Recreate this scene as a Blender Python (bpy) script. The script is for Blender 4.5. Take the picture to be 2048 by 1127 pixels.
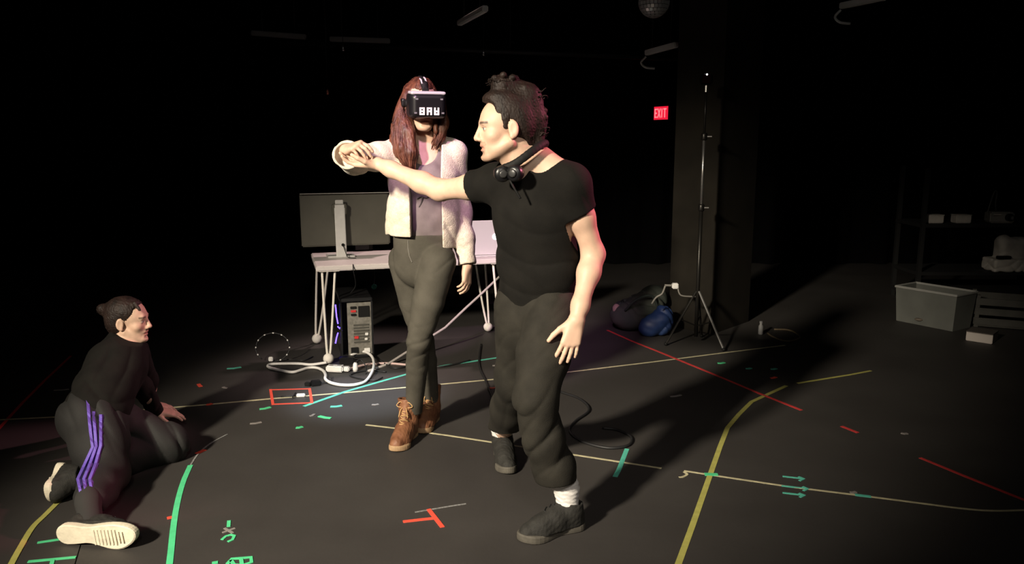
import bpy, bmesh, math, random
import numpy as np
from mathutils import Vector, Matrix

random.seed(7)
rng = np.random.default_rng(7)
for _o in list(bpy.data.objects):
    bpy.data.objects.remove(_o)
SC = bpy.context.scene
COL = SC.collection

# ------------------------------------------------------------------ camera
F_PX, PITCH, CAM_H = 1600.0, math.radians(10.2), 1.5
cam_d = bpy.data.cameras.new('camera')
cam_d.sensor_width = 36.0
cam_d.lens = F_PX / 2048.0 * 36.0
cam = bpy.data.objects.new('camera', cam_d)
COL.objects.link(cam)
cam.location = (0, 0, CAM_H)
cam.rotation_euler = (math.pi / 2 - PITCH, 0, 0)
cam_d.clip_end = 60
SC.camera = cam

# ------------------------------------------------------------------ world and view
W = bpy.data.worlds.new('world')
SC.world = W
W.use_nodes = True
W.node_tree.nodes['Background'].inputs[0].default_value = (0.9, 0.85, 1.0, 1)
W.node_tree.nodes['Background'].inputs[1].default_value = 0.0012
SC.view_settings.view_transform = 'Standard'
SC.view_settings.look = 'None'
SC.view_settings.gamma = 1.0
SC.view_settings.use_curve_mapping = False
SC.view_settings.exposure = 0.0


# ------------------------------------------------------------------ stage lamps and an added bounce fill
def spot(name, loc, target, power, color, angle, blend, radius=0.12):
    l = bpy.data.lights.new(name, 'SPOT')
    l.energy = power
    l.color = color
    l.spot_size = math.radians(angle)
    l.spot_blend = blend
    l.shadow_soft_size = radius
    o = bpy.data.objects.new(name, l)
    COL.objects.link(o)
    o.location = loc
    o.rotation_euler = (Vector(target) - Vector(loc)).to_track_quat('-Z', 'Y').to_euler()
    return o


spot('warm_key_spot', (-3.1, -1.2, 3.4), (-0.50, 3.50, 0.55), 3700, (1.0, 0.88, 0.70), 38.5, 1.0, 0.22)
spot('warm_fill_spot', (0.6, -1.6, 3.9), (-0.20, 3.4, 0.4), 330, (1.0, 0.90, 0.80), 38, 1.0, 0.5)
spot('pink_table_spot', (-0.3, 7.2, 4.2), (-0.85, 5.6, 0.7), 420, (1.0, 0.72, 0.68), 26, 0.8, 0.12)
spot('pink_back_spot', (3.5, 4.0, 3.0), (0.12, 3.08, 1.28), 900, (1.0, 0.22, 0.33), 15, 0.7, 0.10)
spot('pink_front_spot', (-0.9, 0.4, 4.3), (-0.30, 3.65, 1.75), 900, (1.0, 0.52, 0.90), 15.5, 0.8, 0.12)
spot('cool_pool_spot', (-1.1, 3.0, 4.5), (-0.88, 4.55, 0.0), 1500, (0.70, 0.86, 1.0), 13, 1.0, 0.08)
spot('pink_side_spot', (2.6, 5.6, 3.7), (-1.80, 3.80, 0.45), 700, (1.0, 0.42, 0.50), 11, 0.8, 0.08)


_l = bpy.data.lights.new('added_bounce_fill', 'POINT')  # added lamp standing in for room bounce; lifts far things and shadows
_l.energy = 14
_l.color = (1.0, 0.95, 0.9)
_l.shadow_soft_size = 0.4
_o = bpy.data.objects.new('added_bounce_fill', _l)
_o.location = (0.9, 1.6, 4.1)
COL.objects.link(_o)


# ------------------------------------------------------------------ pixel rays
_F = Vector((0, math.cos(PITCH), -math.sin(PITCH)))
_U = Vector((0, math.sin(PITCH), math.cos(PITCH)))
_R = Vector((1, 0, 0))
_O = Vector((0, 0, CAM_H))


def ray(x, y):
    return _F + _R * ((x - 1024.0) / F_PX) - _U * ((y - 563.5) / F_PX)


def gp(x, y, z=0.0):
    d = ray(x, y)
    return _O + d * ((z - CAM_H) / d.z)


def at(x, y, Y):
    d = ray(x, y)
    return _O + d * (Y / d.y)


# ------------------------------------------------------------------ materials
MATS = {}


def mat(name, color, rough=0.7, metal=0.0, var=0.0, scale=8.0, bump=0.0, bscale=60.0, spec=0.5,
        emit=None, estr=0.0, color2=None, aniso=None, sheen=0.0, sss=0.0, alpha=1.0, trans=0.0):
    if name in MATS:
        return MATS[name]
    m = bpy.data.materials.new(name)
    m.use_nodes = True
    nt = m.node_tree
    b = nt.nodes['Principled BSDF']
    b.inputs['Roughness'].default_value = rough
    b.inputs['Metallic'].default_value = metal
    b.inputs['Specular IOR Level'].default_value = spec
    b.inputs['Base Color'].default_value = (*color, 1)
    if sheen:
        b.inputs['Sheen Weight'].default_value = sheen
    if sss:
        b.inputs['Subsurface Weight'].default_value = sss
        b.inputs['Subsurface Radius'].default_value = (0.012, 0.005, 0.003)
        b.inputs['Subsurface Scale'].default_value = 1.0
    if trans:
        b.inputs['Transmission Weight'].default_value = trans
    tc = nt.nodes.new('ShaderNodeTexCoord')
    src = tc.outputs['Object']
    if aniso:
        mp = nt.nodes.new('ShaderNodeMapping')
        mp.inputs['Scale'].default_value = aniso
        nt.links.new(src, mp.inputs[0])
        src = mp.outputs[0]
    if var or color2:
        n = nt.nodes.new('ShaderNodeTexNoise')
        n.inputs['Scale'].default_value = scale
        n.inputs['Detail'].default_value = 5
        nt.links.new(src, n.inputs['Vector'])
        r = nt.nodes.new('ShaderNodeValToRGB')
        r.color_ramp.elements[0].position = 0.32
        r.color_ramp.elements[1].position = 0.68
        c2 = color2 or tuple(min(1, c * (1 + var)) for c in color)
        c1 = color if color2 else tuple(c * (1 - var) for c in color)
        r.color_ramp.elements[0].color = (*c1, 1)
        r.color_ramp.elements[1].color = (*c2, 1)
        nt.links.new(n.outputs['Fac'], r.inputs[0])
        nt.links.new(r.outputs[0], b.inputs['Base Color'])
    if bump:
        n2 = nt.nodes.new('ShaderNodeTexNoise')
        n2.inputs['Scale'].default_value = bscale
        n2.inputs['Detail'].default_value = 4
        nt.links.new(src, n2.inputs['Vector'])
        bp = nt.nodes.new('ShaderNodeBump')
        bp.inputs['Strength'].default_value = bump
        bp.inputs['Distance'].default_value = 0.004
        nt.links.new(n2.outputs['Fac'], bp.inputs['Height'])
        nt.links.new(bp.outputs[0], b.inputs['Normal'])
    if emit:
        b.inputs['Emission Color'].default_value = (*emit, 1)
        b.inputs['Emission Strength'].default_value = estr
    MATS[name] = m
    return m


def mat_tint(name, rough=0.5, spec=0.5, sss=0.0, bump=0.0, bscale=200.0):
    """base colour comes from the point attribute 'tint' (skin, lips, brows, stubble)"""
    m = mat(name, (0.5, 0.5, 0.5), rough, spec=spec, sss=sss, bump=bump, bscale=bscale)
    nt = m.node_tree
    if not any(n.type == 'ATTRIBUTE' for n in nt.nodes):
        a = nt.nodes.new('ShaderNodeAttribute')
        a.attribute_name = 'tint'
        n = nt.nodes.new('ShaderNodeTexNoise')
        n.inputs['Scale'].default_value = 45
        n.inputs['Detail'].default_value = 4
        mx = nt.nodes.new('ShaderNodeMixRGB')
        mx.blend_type = 'MULTIPLY'
        mx.inputs[0].default_value = 0.25
        nt.links.new(a.outputs['Color'], mx.inputs[1])
        nt.links.new(n.outputs['Fac'], mx.inputs[2])
        nt.links.new(mx.outputs[0], nt.nodes['Principled BSDF'].inputs['Base Color'])
    return m


# ------------------------------------------------------------------ object helpers
ORG = {}


def tag(o, label=None, cat=None, group=None, kind=None):
    if label:
        o['label'] = label
    if cat:
        o['category'] = cat
    if group:
        o['group'] = group
    if kind:
        o['kind'] = kind
    return o


def thing(name, label, cat, loc, group=None, kind=None):
    o = bpy.data.objects.new(name, None)
    o.empty_display_size = 0.1
    COL.objects.link(o)
    o.location = loc
    ORG[o.name] = Vector(loc)
    return tag(o, label, cat, group, kind)


def obj(name, verts, faces, material, parent=None, smooth=False, tint=None, origin=None):
    """verts in world metres; becomes ONE mesh object (child of parent when given)"""
    org = ORG[parent.name] if parent is not None else Vector(origin if origin is not None else (0, 0, 0))
    V = np.asarray(verts, dtype=np.float64).reshape(-1, 3) - np.array(org)
    me = bpy.data.meshes.new(name)
    if isinstance(faces, np.ndarray):
        nf, k = faces.shape
        me.vertices.add(len(V))
        me.vertices.foreach_set('co', V.ravel())
        me.loops.add(nf * k)
        me.loops.foreach_set('vertex_index', faces.ravel().astype(np.int32))
        me.polygons.add(nf)
        me.polygons.foreach_set('loop_start', np.arange(0, nf * k, k, dtype=np.int32))
        me.update(calc_edges=True)
        me.validate()
    else:
        me.from_pydata(V.tolist(), [], [list(f) for f in faces])
        me.update()
    if smooth:
        me.polygons.foreach_set('use_smooth', np.ones(len(me.polygons), dtype=bool))
    if tint is not None:
        a = me.color_attributes.new('tint', 'FLOAT_COLOR', 'POINT')
        a.data.foreach_set('color', np.concatenate([tint, np.ones((len(tint), 1))], 1).astype(np.float32).ravel())
    me.materials.append(material)
    o = bpy.data.objects.new(name, me)
    COL.objects.link(o)
    if parent is not None:
        o.parent = parent
    else:
        o.location = org
    ORG[o.name] = org
    return o


class MB:
    """collects shapes (world metres) into one mesh"""

    def __init__(s):
        s.v = []
        s.f = []

    def add(s, vs, fs):
        n = len(s.v)
        s.v += [tuple(v) for v in vs]
        s.f += [tuple(i + n for i in f) for f in fs]
        return s

    def box(s, c, size, rot=None, bev=0.0):
        bm = bmesh.new()
        bmesh.ops.create_cube(bm, size=1.0)
        for v in bm.verts:
            v.co = Vector((v.co.x * size[0], v.co.y * size[1], v.co.z * size[2]))
        if bev:
            bmesh.ops.bevel(bm, geom=bm.edges[:], offset=bev, segments=2, affect='EDGES')
        M = rot.to_3x3() if rot is not None else Matrix.Identity(3)
        bm.verts.index_update()
        vs = [M @ v.co + Vector(c) for v in bm.verts]
        fs = [[v.index for v in f.verts] for f in bm.faces]
        bm.free()
        return s.add(vs, fs)

    def tube(s, pts, r, n=8, closed=False):
        pts = [Vector(p) for p in pts]
        m = len(pts)
        rs = r if isinstance(r, (list, tuple)) else [r] * m
        vs, fs = [], []
        up = Vector((0.12, 0.31, 0.94)).normalized()
        for i, p in enumerate(pts):
            a = pts[i - 1] if (i > 0 or closed) else p
            b = pts[(i + 1) % m] if (i < m - 1 or closed) else p
            t = (b - a).normalized()
            x = t.cross(up)
            if x.length < 1e-3:
                x = t.cross(Vector((1, 0, 0)))
            x.normalize()
            y = x.cross(t)
            for k in range(n):
                an = 2 * math.pi * k / n
                vs.append(p + (x * math.cos(an) + y * math.sin(an)) * rs[i])
        for i in range(m if closed else m - 1):
            j = (i + 1) % m
            for k in range(n):
                k2 = (k + 1) % n
                fs.append((i * n + k, i * n + k2, j * n + k2, j * n + k))
        if not closed:
            fs.append(tuple(range(n - 1, -1, -1)))
            fs.append(tuple((m - 1) * n + k for k in range(n)))
        return s.add(vs, fs)

    def lathe(s, c, prof, n=20, rot=None):
        """prof: list of (radius, height) along local z"""
        M = rot.to_3x3() if rot is not None else Matrix.Identity(3)
        c = Vector(c)
        vs, fs = [], []
        for (r, z) in prof:
            for k in range(n):
                a = 2 * math.pi * k / n
                vs.append(c + M @ Vector((r * math.cos(a), r * math.sin(a), z)))
        for i in range(len(prof) - 1):
            for k in range(n):
                k2 = (k + 1) % n
                fs.append((i * n + k, i * n + k2, (i + 1) * n + k2, (i + 1) * n + k))
        fs.append(tuple(range(n - 1, -1, -1)))
        fs.append(tuple((len(prof) - 1) * n + k for k in range(n)))
        return s.add(vs, fs)

    def ball(s, c, r, n=14, rot=None, sq=1.0):
        prof = [(max(1e-4, r * math.sin(math.pi * i / n)), -r * sq * math.cos(math.pi * i / n)) for i in range(n + 1)]
        return s.lathe(c, prof, n + 4, rot)

    def prism(s, poly, z0, z1):
        """poly: list of (x, y); vertical prism"""
        n = len(poly)
        vs = [(x, y, z0) for x, y in poly] + [(x, y, z1) for x, y in poly]
        fs = [tuple(range(n - 1, -1, -1)), tuple(range(n, 2 * n))]
        fs += [(i, (i + 1) % n, n + (i + 1) % n, n + i) for i in range(n)]
        return s.add(vs, fs)

    def build(s, name, material, parent=None, smooth=False, origin=None):
        return obj(name, s.v, s.f, material, parent, smooth, origin=origin)


def catmull(pts, n=6):
    pts = [Vector(p) for p in pts]
    out = []
    P = [2 * pts[0] - pts[1]] + pts + [2 * pts[-1] - pts[-2]]
    for i in range(1, len(P) - 2):
        for k in range(n):
            t = k / n
            a, b, c, d = P[i - 1], P[i], P[i + 1], P[i + 2]
            out.append(0.5 * ((2 * b) + (c - a) * t + (2 * a - 5 * b + 4 * c - d) * t * t + (3 * b - a - 3 * c + d) * t ** 3))
    out.append(pts[-1])
    return out


def rotz(a):
    return Matrix.Rotation(math.radians(a), 3, 'Z')


# ------------------------------------------------------------------ sculpting kit: blended solids -> one smooth skin
def grid_axis(lo, hi, coarse, fines):
    """coordinates from lo to hi with step `coarse`, finer inside the (a, b, step) ranges"""
    x = lo
    out = [x]
    while x < hi:
        st = coarse
        for a, b, s_ in fines:
            if a <= x <= b:
                st = min(st, s_)
        x += st
        out.append(x)
    return np.array(out, dtype=np.float32)


class Vol:
    def __init__(s, lo, hi, step, fine=()):
        """fine: list of (lo_vec, hi_vec, step)"""
        s.ax = [grid_axis(lo[i], hi[i], step, [(a[i], b[i], st) for a, b, st in fine]) for i in range(3)]
        s.D = np.full([len(a) for a in s.ax], 0.5, dtype=np.float32)

    def _sl(s, lo, hi):
        return tuple(slice(max(0, int(np.searchsorted(s.ax[i], lo[i]) - 1)), int(np.searchsorted(s.ax[i], hi[i]) + 1)) for i in range(3))

    def _block(s, sl):
        return (s.ax[0][sl[0]][:, None, None], s.ax[1][sl[1]][None, :, None], s.ax[2][sl[2]][None, None, :])

    def op(s, fn, lo, hi, k=0.02, mode='add'):
        pad = max(k, 0.012) * 1.1
        sl = s._sl([l - pad for l in lo], [h + pad for h in hi])
        A = s.D[sl]
        if A.size == 0:
            return
        X, Y, Z = s._block(sl)
        B = fn(X, Y, Z)
        if mode == 'add':
            if k > 0:
                h = np.maximum(k - np.abs(A - B), 0) / k
                s.D[sl] = np.minimum(A, B) - h * h * (k * 0.25)
            else:
                s.D[sl] = np.minimum(A, B)
        elif mode == 'sub':
            B = -B
            if k > 0:
                h = np.maximum(k - np.abs(A - B), 0) / k
                s.D[sl] = np.maximum(A, B) + h * h * (k * 0.25)
            else:
                s.D[sl] = np.maximum(A, B)

    def cone(s, a, b, ra, rb, k=0.02, mode='add', flat=None):
        """tapered limb; flat=(axis, factor) squashes the section along axis"""
        a = np.array(a, float)
        b = np.array(b, float)
        ab = b - a
        L2 = max(1e-9, float(ab @ ab))
        if flat is not None:
            n = np.array(flat[0], float)
            n /= np.linalg.norm(n)
            g = 1.0 / flat[1] - 1.0

        def fn(X, Y, Z):
            px, py, pz = X - a[0], Y - a[1], Z - a[2]
            t = np.clip((px * ab[0] + py * ab[1] + pz * ab[2]) / L2, 0, 1)
            ox, oy, oz = px - t * ab[0], py - t * ab[1], pz - t * ab[2]
            if flat is not None:
                q = (ox * n[0] + oy * n[1] + oz * n[2]) * g
                ox, oy, oz = ox + q * n[0], oy + q * n[1], oz + q * n[2]
            return (np.sqrt(ox * ox + oy * oy + oz * oz) - (ra + (rb - ra) * t)).astype(np.float32)
        R = max(ra, rb)
        s.op(fn, np.minimum(a, b) - R, np.maximum(a, b) + R, k, mode)

    def chain(s, pts, rs, k=0.02, mode='add', flat=None):
        for i in range(len(pts) - 1):
            s.cone(pts[i], pts[i + 1], rs[i], rs[i + 1], k, mode, flat)

    def ell(s, c, r, M=None, k=0.02, mode='add'):
        c = np.array(c, float)
        r = np.array(r, float)
        Mi = np.identity(3) if M is None else np.array(M.to_3x3().transposed())

        def fn(X, Y, Z):
            px, py, pz = X - c[0], Y - c[1], Z - c[2]
            q = [(Mi[i, 0] * px + Mi[i, 1] * py + Mi[i, 2] * pz) / r[i] for i in range(3)]
            k0 = np.sqrt(q[0] ** 2 + q[1] ** 2 + q[2] ** 2)
            k1 = np.sqrt((q[0] / r[0]) ** 2 + (q[1] / r[1]) ** 2 + (q[2] / r[2]) ** 2) + 1e-9
            return (k0 * (k0 - 1.0) / k1).astype(np.float32)
        R = float(max(r))
        s.op(fn, c - R, c + R, k, mode)

    def box(s, c, half, M=None, rad=0.01, k=0.0, mode='add'):
        c = np.array(c, float)
        Mi = np.identity(3) if M is None else np.array(M.to_3x3().transposed())

        def fn(X, Y, Z):
            px, py, pz = X - c[0], Y - c[1], Z - c[2]
            q = [np.abs(Mi[i, 0] * px + Mi[i, 1] * py + Mi[i, 2] * pz) - (half[i] - rad) for i in range(3)]
            out = np.sqrt(sum(np.maximum(t, 0) ** 2 for t in q))
            ins = np.minimum(np.maximum(np.maximum(q[0], q[1]), q[2]), 0)
            return (out + ins - rad).astype(np.float32)
        R = float(np.linalg.norm(half))
        s.op(fn, c - R, c + R, k, mode)

    def cyl(s, a, b, r, k=0.0, mode='sub'):
        """capped cylinder"""
        a = np.array(a, float)
        b = np.array(b, float)
        L = float(np.linalg.norm(b - a))
        u = (b - a) / L

        def fn(X, Y, Z):
            px, py, pz = X - a[0], Y - a[1], Z - a[2]
            t = px * u[0] + py * u[1] + pz * u[2]
            rad = np.sqrt(np.maximum(px * px + py * py + pz * pz - t * t, 0)) - r
            return np.maximum(rad, np.maximum(-t, t - L)).astype(np.float32)
        s.op(fn, np.minimum(a, b) - r, np.maximum(a, b) + r, k, mode)

    def cut(s, p, n, lo=None, hi=None, k=0.0):
        """remove everything on the side of point p that n points to (inside the lo..hi box when given)"""
        p = np.array(p, float)
        n = np.array(n, float)
        n /= np.linalg.norm(n)
        lo = [a[0] for a in s.ax] if lo is None else lo
        hi = [a[-1] for a in s.ax] if hi is None else hi
        sl = s._sl(lo, hi)
        X, Y, Z = s._block(sl)
        B = ((X - p[0]) * n[0] + (Y - p[1]) * n[1] + (Z - p[2]) * n[2]).astype(np.float32)
        A = s.D[sl]
        if k > 0:
            h = np.maximum(k - np.abs(A - B), 0) / k
            s.D[sl] = np.maximum(A, B) + h * h * (k * 0.25)
        else:
            s.D[sl] = np.maximum(A, B)

    def displace(s, fn, band=0.03):
        i = np.nonzero(np.abs(s.D) < band)
        s.D[i] += fn(s.ax[0][i[0]], s.ax[1][i[1]], s.ax[2][i[2]]).astype(np.float32)

    def mesh(s):
        """surface nets on the rectilinear grid"""
        D = s.D
        D[0], D[-1] = 0.5, 0.5
        D[:, 0], D[:, -1] = 0.5, 0.5
        D[:, :, 0], D[:, :, -1] = 0.5, 0.5
        S = D < 0
        n = np.array(D.shape) - 1
        cnt = np.zeros(n, dtype=np.uint8)
        for dx in (0, 1):
            for dy in (0, 1):
                for dz in (0, 1):
                    cnt += S[dx:dx + n[0], dy:dy + n[1], dz:dz + n[2]]
        act = np.nonzero((cnt > 0) & (cnt < 8))
        idx = np.full(n, -1, dtype=np.int32)
        m = len(act[0])
        idx[act] = np.arange(m)
        acc = np.zeros((m, 3))
        num = np.zeros(m)
        cell = np.stack(act, 1)
        lo = np.stack([s.ax[i][cell[:, i]] for i in range(3)], 1).astype(np.float64)
        sz = np.stack([s.ax[i][cell[:, i] + 1] for i in range(3)], 1).astype(np.float64) - lo
        vals = {}
        for dx in (0, 1):
            for dy in (0, 1):
                for dz in (0, 1):
                    vals[dx, dy, dz] = D[act[0] + dx, act[1] + dy, act[2] + dz].astype(np.float64)
        for ax in range(3):
            o = [i for i in range(3) if i != ax]
            for a in (0, 1):
                for b in (0, 1):
                    c0 = [0, 0, 0]
                    c0[o[0]], c0[o[1]] = a, b
                    c1 = list(c0)
                    c1[ax] = 1
                    v0, v1 = vals[tuple(c0)], vals[tuple(c1)]
                    msk = (v0 < 0) != (v1 < 0)
                    t = np.where(msk, v0 / np.where(msk, v0 - v1, 1), 0)
                    p = np.tile(np.array(c0, float), (m, 1))
                    p[:, ax] = t
                    acc[msk] += p[msk]
                    num[msk] += 1
        V = lo + sz * acc / num[:, None]
        Fs = []
        for ax in range(3):
            o = [(ax + 1) % 3, (ax + 2) % 3]
            sl0 = [slice(1, None)] * 3
            a0 = [slice(1, -1)] * 3
            a1 = [slice(1, -1)] * 3
            a0[ax] = slice(0, -1)
            a1[ax] = slice(1, None)
            S0, S1 = S[tuple(a0)], S[tuple(a1)]
            e = np.nonzero(S0 != S1)
            if len(e[0]) == 0:
                continue
            pos = np.stack(e, 1)
            for i in o:
                pos[:, i] += 1
            flip = S1[e]
            q = []
            for (da, db) in ((1, 1), (0, 1), (0, 0), (1, 0)):
                c = pos.copy()
                c[:, o[0]] -= da
                c[:, o[1]] -= db
                q.append(idx[c[:, 0], c[:, 1], c[:, 2]])
            q = np.stack(q, 1)
            q[flip] = q[flip][:, ::-1]
            Fs.append(q)
        Fq = np.concatenate(Fs)
        Fq = Fq[(Fq >= 0).all(1)]
        a, b, c, d = [V[Fq[:, i]] for i in range(4)]
        vol = (np.einsum('ij,ij->i', a, np.cross(b, c)) + np.einsum('ij,ij->i', a, np.cross(c, d))).sum()
        if vol < 0:
            Fq = Fq[:, ::-1].copy()
        return V, Fq

    def hit(s, x, y, off=0.0, t0=0.5, t1=1.6, base=3.0):
        """first point of the surface along the ray of pixel (x, y)"""
        d = ray(x, y)
        d = d / d.y
        for Y in np.arange(base * t0, base * t1, 0.002):
            p = _O + d * float(Y)
            i = [int(np.searchsorted(s.ax[j], p[j])) for j in range(3)]
            if all(0 < i[j] < len(s.ax[j]) for j in range(3)) and s.D[i[0], i[1], i[2]] < off:
                return p
        return None


def sines(seed, freqs, amp, warp=0.0):
    """smooth pseudo-random field: a few warped sine waves; freqs = list of (kx, ky, kz) in cycles per metre"""
    r = np.random.default_rng(seed)
    ph = r.uniform(0, 6.28, (len(freqs), 3))

    def fn(x, y, z):
        x, y, z = [np.asarray(t, dtype=np.float64) for t in (x, y, z)]
        out = 0
        for (kx, ky, kz), p in zip(freqs, ph):
            a = 6.283 * (kx * x + ky * y + kz * z) + p[0]
            if warp:
                a = a + warp * np.sin(6.283 * (0.45 * kz * x + 0.45 * kx * y - 0.4 * ky * z) + p[1])
            out = out + np.sin(a)
        return amp * out / len(freqs)
    return fn


def creases(seed, freqs, amp, warp=1.2):
    """sharp valleys between soft pillows of cloth"""
    r = np.random.default_rng(seed)
    ph = r.uniform(0, 6.28, (len(freqs), 3))

    def fn(x, y, z):
        x, y, z = [np.asarray(t, dtype=np.float64) for t in (x, y, z)]
        out = 0
        for (kx, ky, kz), p in zip(freqs, ph):
            a = 3.1416 * (kx * x + ky * y + kz * z) + p[0]
            a = a + warp * np.sin(6.283 * (0.30 * kz * x + 0.30 * kx * y - 0.22 * ky * z) + p[1])
            m = 0.5 + 0.5 * np.sin(6.283 * (0.9 * x + 1.3 * y + 1.7 * z) + p[2])
            out = out + m * ((1 - np.abs(np.sin(a))) ** 2 - 0.25)
        return amp * out
    return fn


def lookM(fwd, up=(0, 0, 1)):
    """3x3: columns x = person's left, y = forward, z = up"""
    y = Vector(fwd).normalized()
    x = y.cross(Vector(up)).normalized() * -1.0
    z = x.cross(y) * -1.0
    if z.dot(Vector(up)) < 0:
        z = -z
    return Matrix((x, y, z)).transposed()


class Head:
    """a sculpted head; local axes: x = the person's left, y = out of the face, z = crown"""

    def __init__(s, c, M, sc=1.0):
        s.c, s.M, s.sc = Vector(c), M, sc

    def w(s, x, y, z):
        return s.c + s.M @ (Vector((x, y, z)) * s.sc)

    def local(s, P):
        q = (np.asarray(P) - np.array(s.c)) @ np.array(s.M)
        return q / s.sc

    def e(s, v, c, r, k, mode='add', rot=None):
        M = s.M if rot is None else s.M @ rot
        v.ell(s.w(*c), [t * s.sc for t in r], M, k * s.sc, mode)

    def b(s, v, c, half, mode='sub', rad=0.01, k=0.004, rot=None):
        v.box(s.w(*c), [t * s.sc for t in half], s.M if rot is None else s.M @ rot, rad, k, mode)

    def k(s, v, a, b, ra, rb, k, mode='add', flat=None):
        v.cone(s.w(*a), s.w(*b), ra * s.sc, rb * s.sc, k * s.sc, mode, flat)

    def sculpt(s, v, neck=None, male=True, mouth_open=0.0):
        e, k = s.e, s.k
        e(v, (0, -0.016, 0.040), (0.075, 0.096, 0.083), 0.0)
        e(v, (0, 0.030, 0.022), (0.064, 0.060, 0.064), 0.02)
        e(v, (0, 0.032, -0.036), (0.055, 0.053, 0.072), 0.02)
        e(v, (0, 0.060, -0.040), (0.034, 0.032, 0.046), 0.02)
        for sx in (-1, 1):
            k(v, (sx * 0.055, -0.004, -0.052), (sx * 0.020, 0.066, -0.096), 0.021 if male else 0.017, 0.016, 0.02)
            e(v, (sx * 0.040, 0.054, -0.024), (0.022, 0.022, 0.020), 0.02)
        e(v, (0, 0.078, -0.097), (0.021, 0.018, 0.017), 0.018)
        k(v, (-0.034, 0.078, 0.022), (0.034, 0.078, 0.022), 0.012, 0.012, 0.016)
        for sx in (-1, 1):
            e(v, (sx * 0.031, 0.101, 0.003), (0.0165, 0.018, 0.0105), 0.012, 'sub')
        for sx in (-1, 1):
            e(v, (sx * 0.031, 0.0745, 0.002), (0.0135, 0.0115, 0.0095), 0.004)
        k(v, (0, 0.087, 0.016), (0, 0.106, -0.025), 0.0075, 0.0100, 0.008)
        e(v, (0, 0.104, -0.030), (0.0120, 0.0125, 0.0105), 0.006)
        for sx in (-1, 1):
            e(v, (sx * 0.0125, 0.096, -0.034), (0.0075, 0.0105, 0.0075), 0.006)
            e(v, (sx * 0.0065, 0.103, -0.041), (0.004, 0.005, 0.003), 0.003, 'sub')
        zo = -0.064
        e(v, (0, 0.082, zo + 0.008), (0.025, 0.014, 0.0075), 0.008)
        e(v, (0, 0.081, zo - 0.009), (0.022, 0.014, 0.0085), 0.007)
        e(v, (0, 0.097, zo), (0.022, 0.012, 0.0018 + mouth_open), 0.004, 'sub')
        e(v, (0, 0.094, zo - 0.021), (0.018, 0.009, 0.006), 0.010, 'sub')
        for sx in (-1, 1):
            rot = Matrix.Rotation(sx * 0.35, 3, 'Z')
            e(v, (sx * 0.078, -0.016, -0.006), (0.0085, 0.019, 0.032), 0.006, 'add', rot)
            e(v, (sx * 0.087, -0.012, -0.002), (0.0055, 0.011, 0.019), 0.005, 'sub', rot)
            e(v, (sx * 0.078, -0.010, -0.032), (0.007, 0.009, 0.010), 0.005)

    def paint(s, V, skin, lip, brow, stub=None, stub_amt=0.0, eye_open=True):
        L = s.local(V)
        x, y, z = L[:, 0], L[:, 1], L[:, 2]
        T = np.tile(np.array(skin), (len(V), 1)).astype(np.float64)

        def mix(m, c):
            T[:] = T * (1 - m[:, None]) + np.array(c)[None] * m[:, None]
        near = (np.abs(x) < 0.12) & (y > -0.14) & (y < 0.16) & (np.abs(z) < 0.16)
        blush = np.exp(-(((np.abs(x) - 0.04) / 0.02) ** 2 + ((z + 0.028) / 0.02) ** 2)) * (y > 0.03) * near
        mix(0.25 * blush, (skin[0], skin[1] * 0.62, skin[2] * 0.58))
        nose = np.exp(-((x / 0.016) ** 2 + ((z + 0.03) / 0.014) ** 2)) * (y > 0.09) * near
        mix(0.22 * nose, (skin[0], skin[1] * 0.6, skin[2] * 0.55))
        if stub is not None:
            edge = -0.062 + 0.030 * np.clip((0.035 - y) / 0.035, 0, 1.2)
            st = np.clip((edge - z) / 0.022, 0, 1) * np.clip((z + 0.128) / 0.012, 0, 1) * np.clip((y + 0.012) / 0.02, 0, 1)
            must = ((z < -0.043) & (z > -0.058) & (np.abs(x) < 0.032) & (y > 0.06)).astype(float)
            mix(np.clip(st + must, 0, 1) * stub_amt * near, stub)
        lm = np.exp(-((np.abs(z + 0.064) / 0.0125) ** 4)) * (np.abs(x) < 0.0235) * (y > 0.076) * near
        mix(0.8 * lm, lip)
        bz = 0.021 + 0.10 * (0.034 - np.abs(np.abs(x) - 0.030)) * 0.5
        bm = np.exp(-(((z - bz - 0.002) / 0.0050) ** 4)) * (np.abs(x) > 0.012) * (np.abs(x) < 0.052) * (y > 0.045) * near
        mix(0.9 * bm, brow)
        if eye_open:
            ax_ = np.abs(x) - 0.031
            em = (((ax_ / 0.0125) ** 2 + ((z - 0.002) / 0.0050) ** 2) < 1) & (y > 0.066) & near
            mix(em * 1.0, (0.62, 0.58, 0.55))
            ir = (((ax_ / 0.0058) ** 2 + ((z - 0.002) / 0.0055) ** 2) < 1) & em
            mix(ir * 1.0, (0.02, 0.012, 0.008))
        ln = np.exp(-(((z - 0.0075) / 0.0018) ** 2)) * (np.abs(np.abs(x) - 0.031) < 0.0145) * (y > 0.06) * near
        mix(0.85 * ln, (0.03, 0.02, 0.015))
        return T


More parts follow.
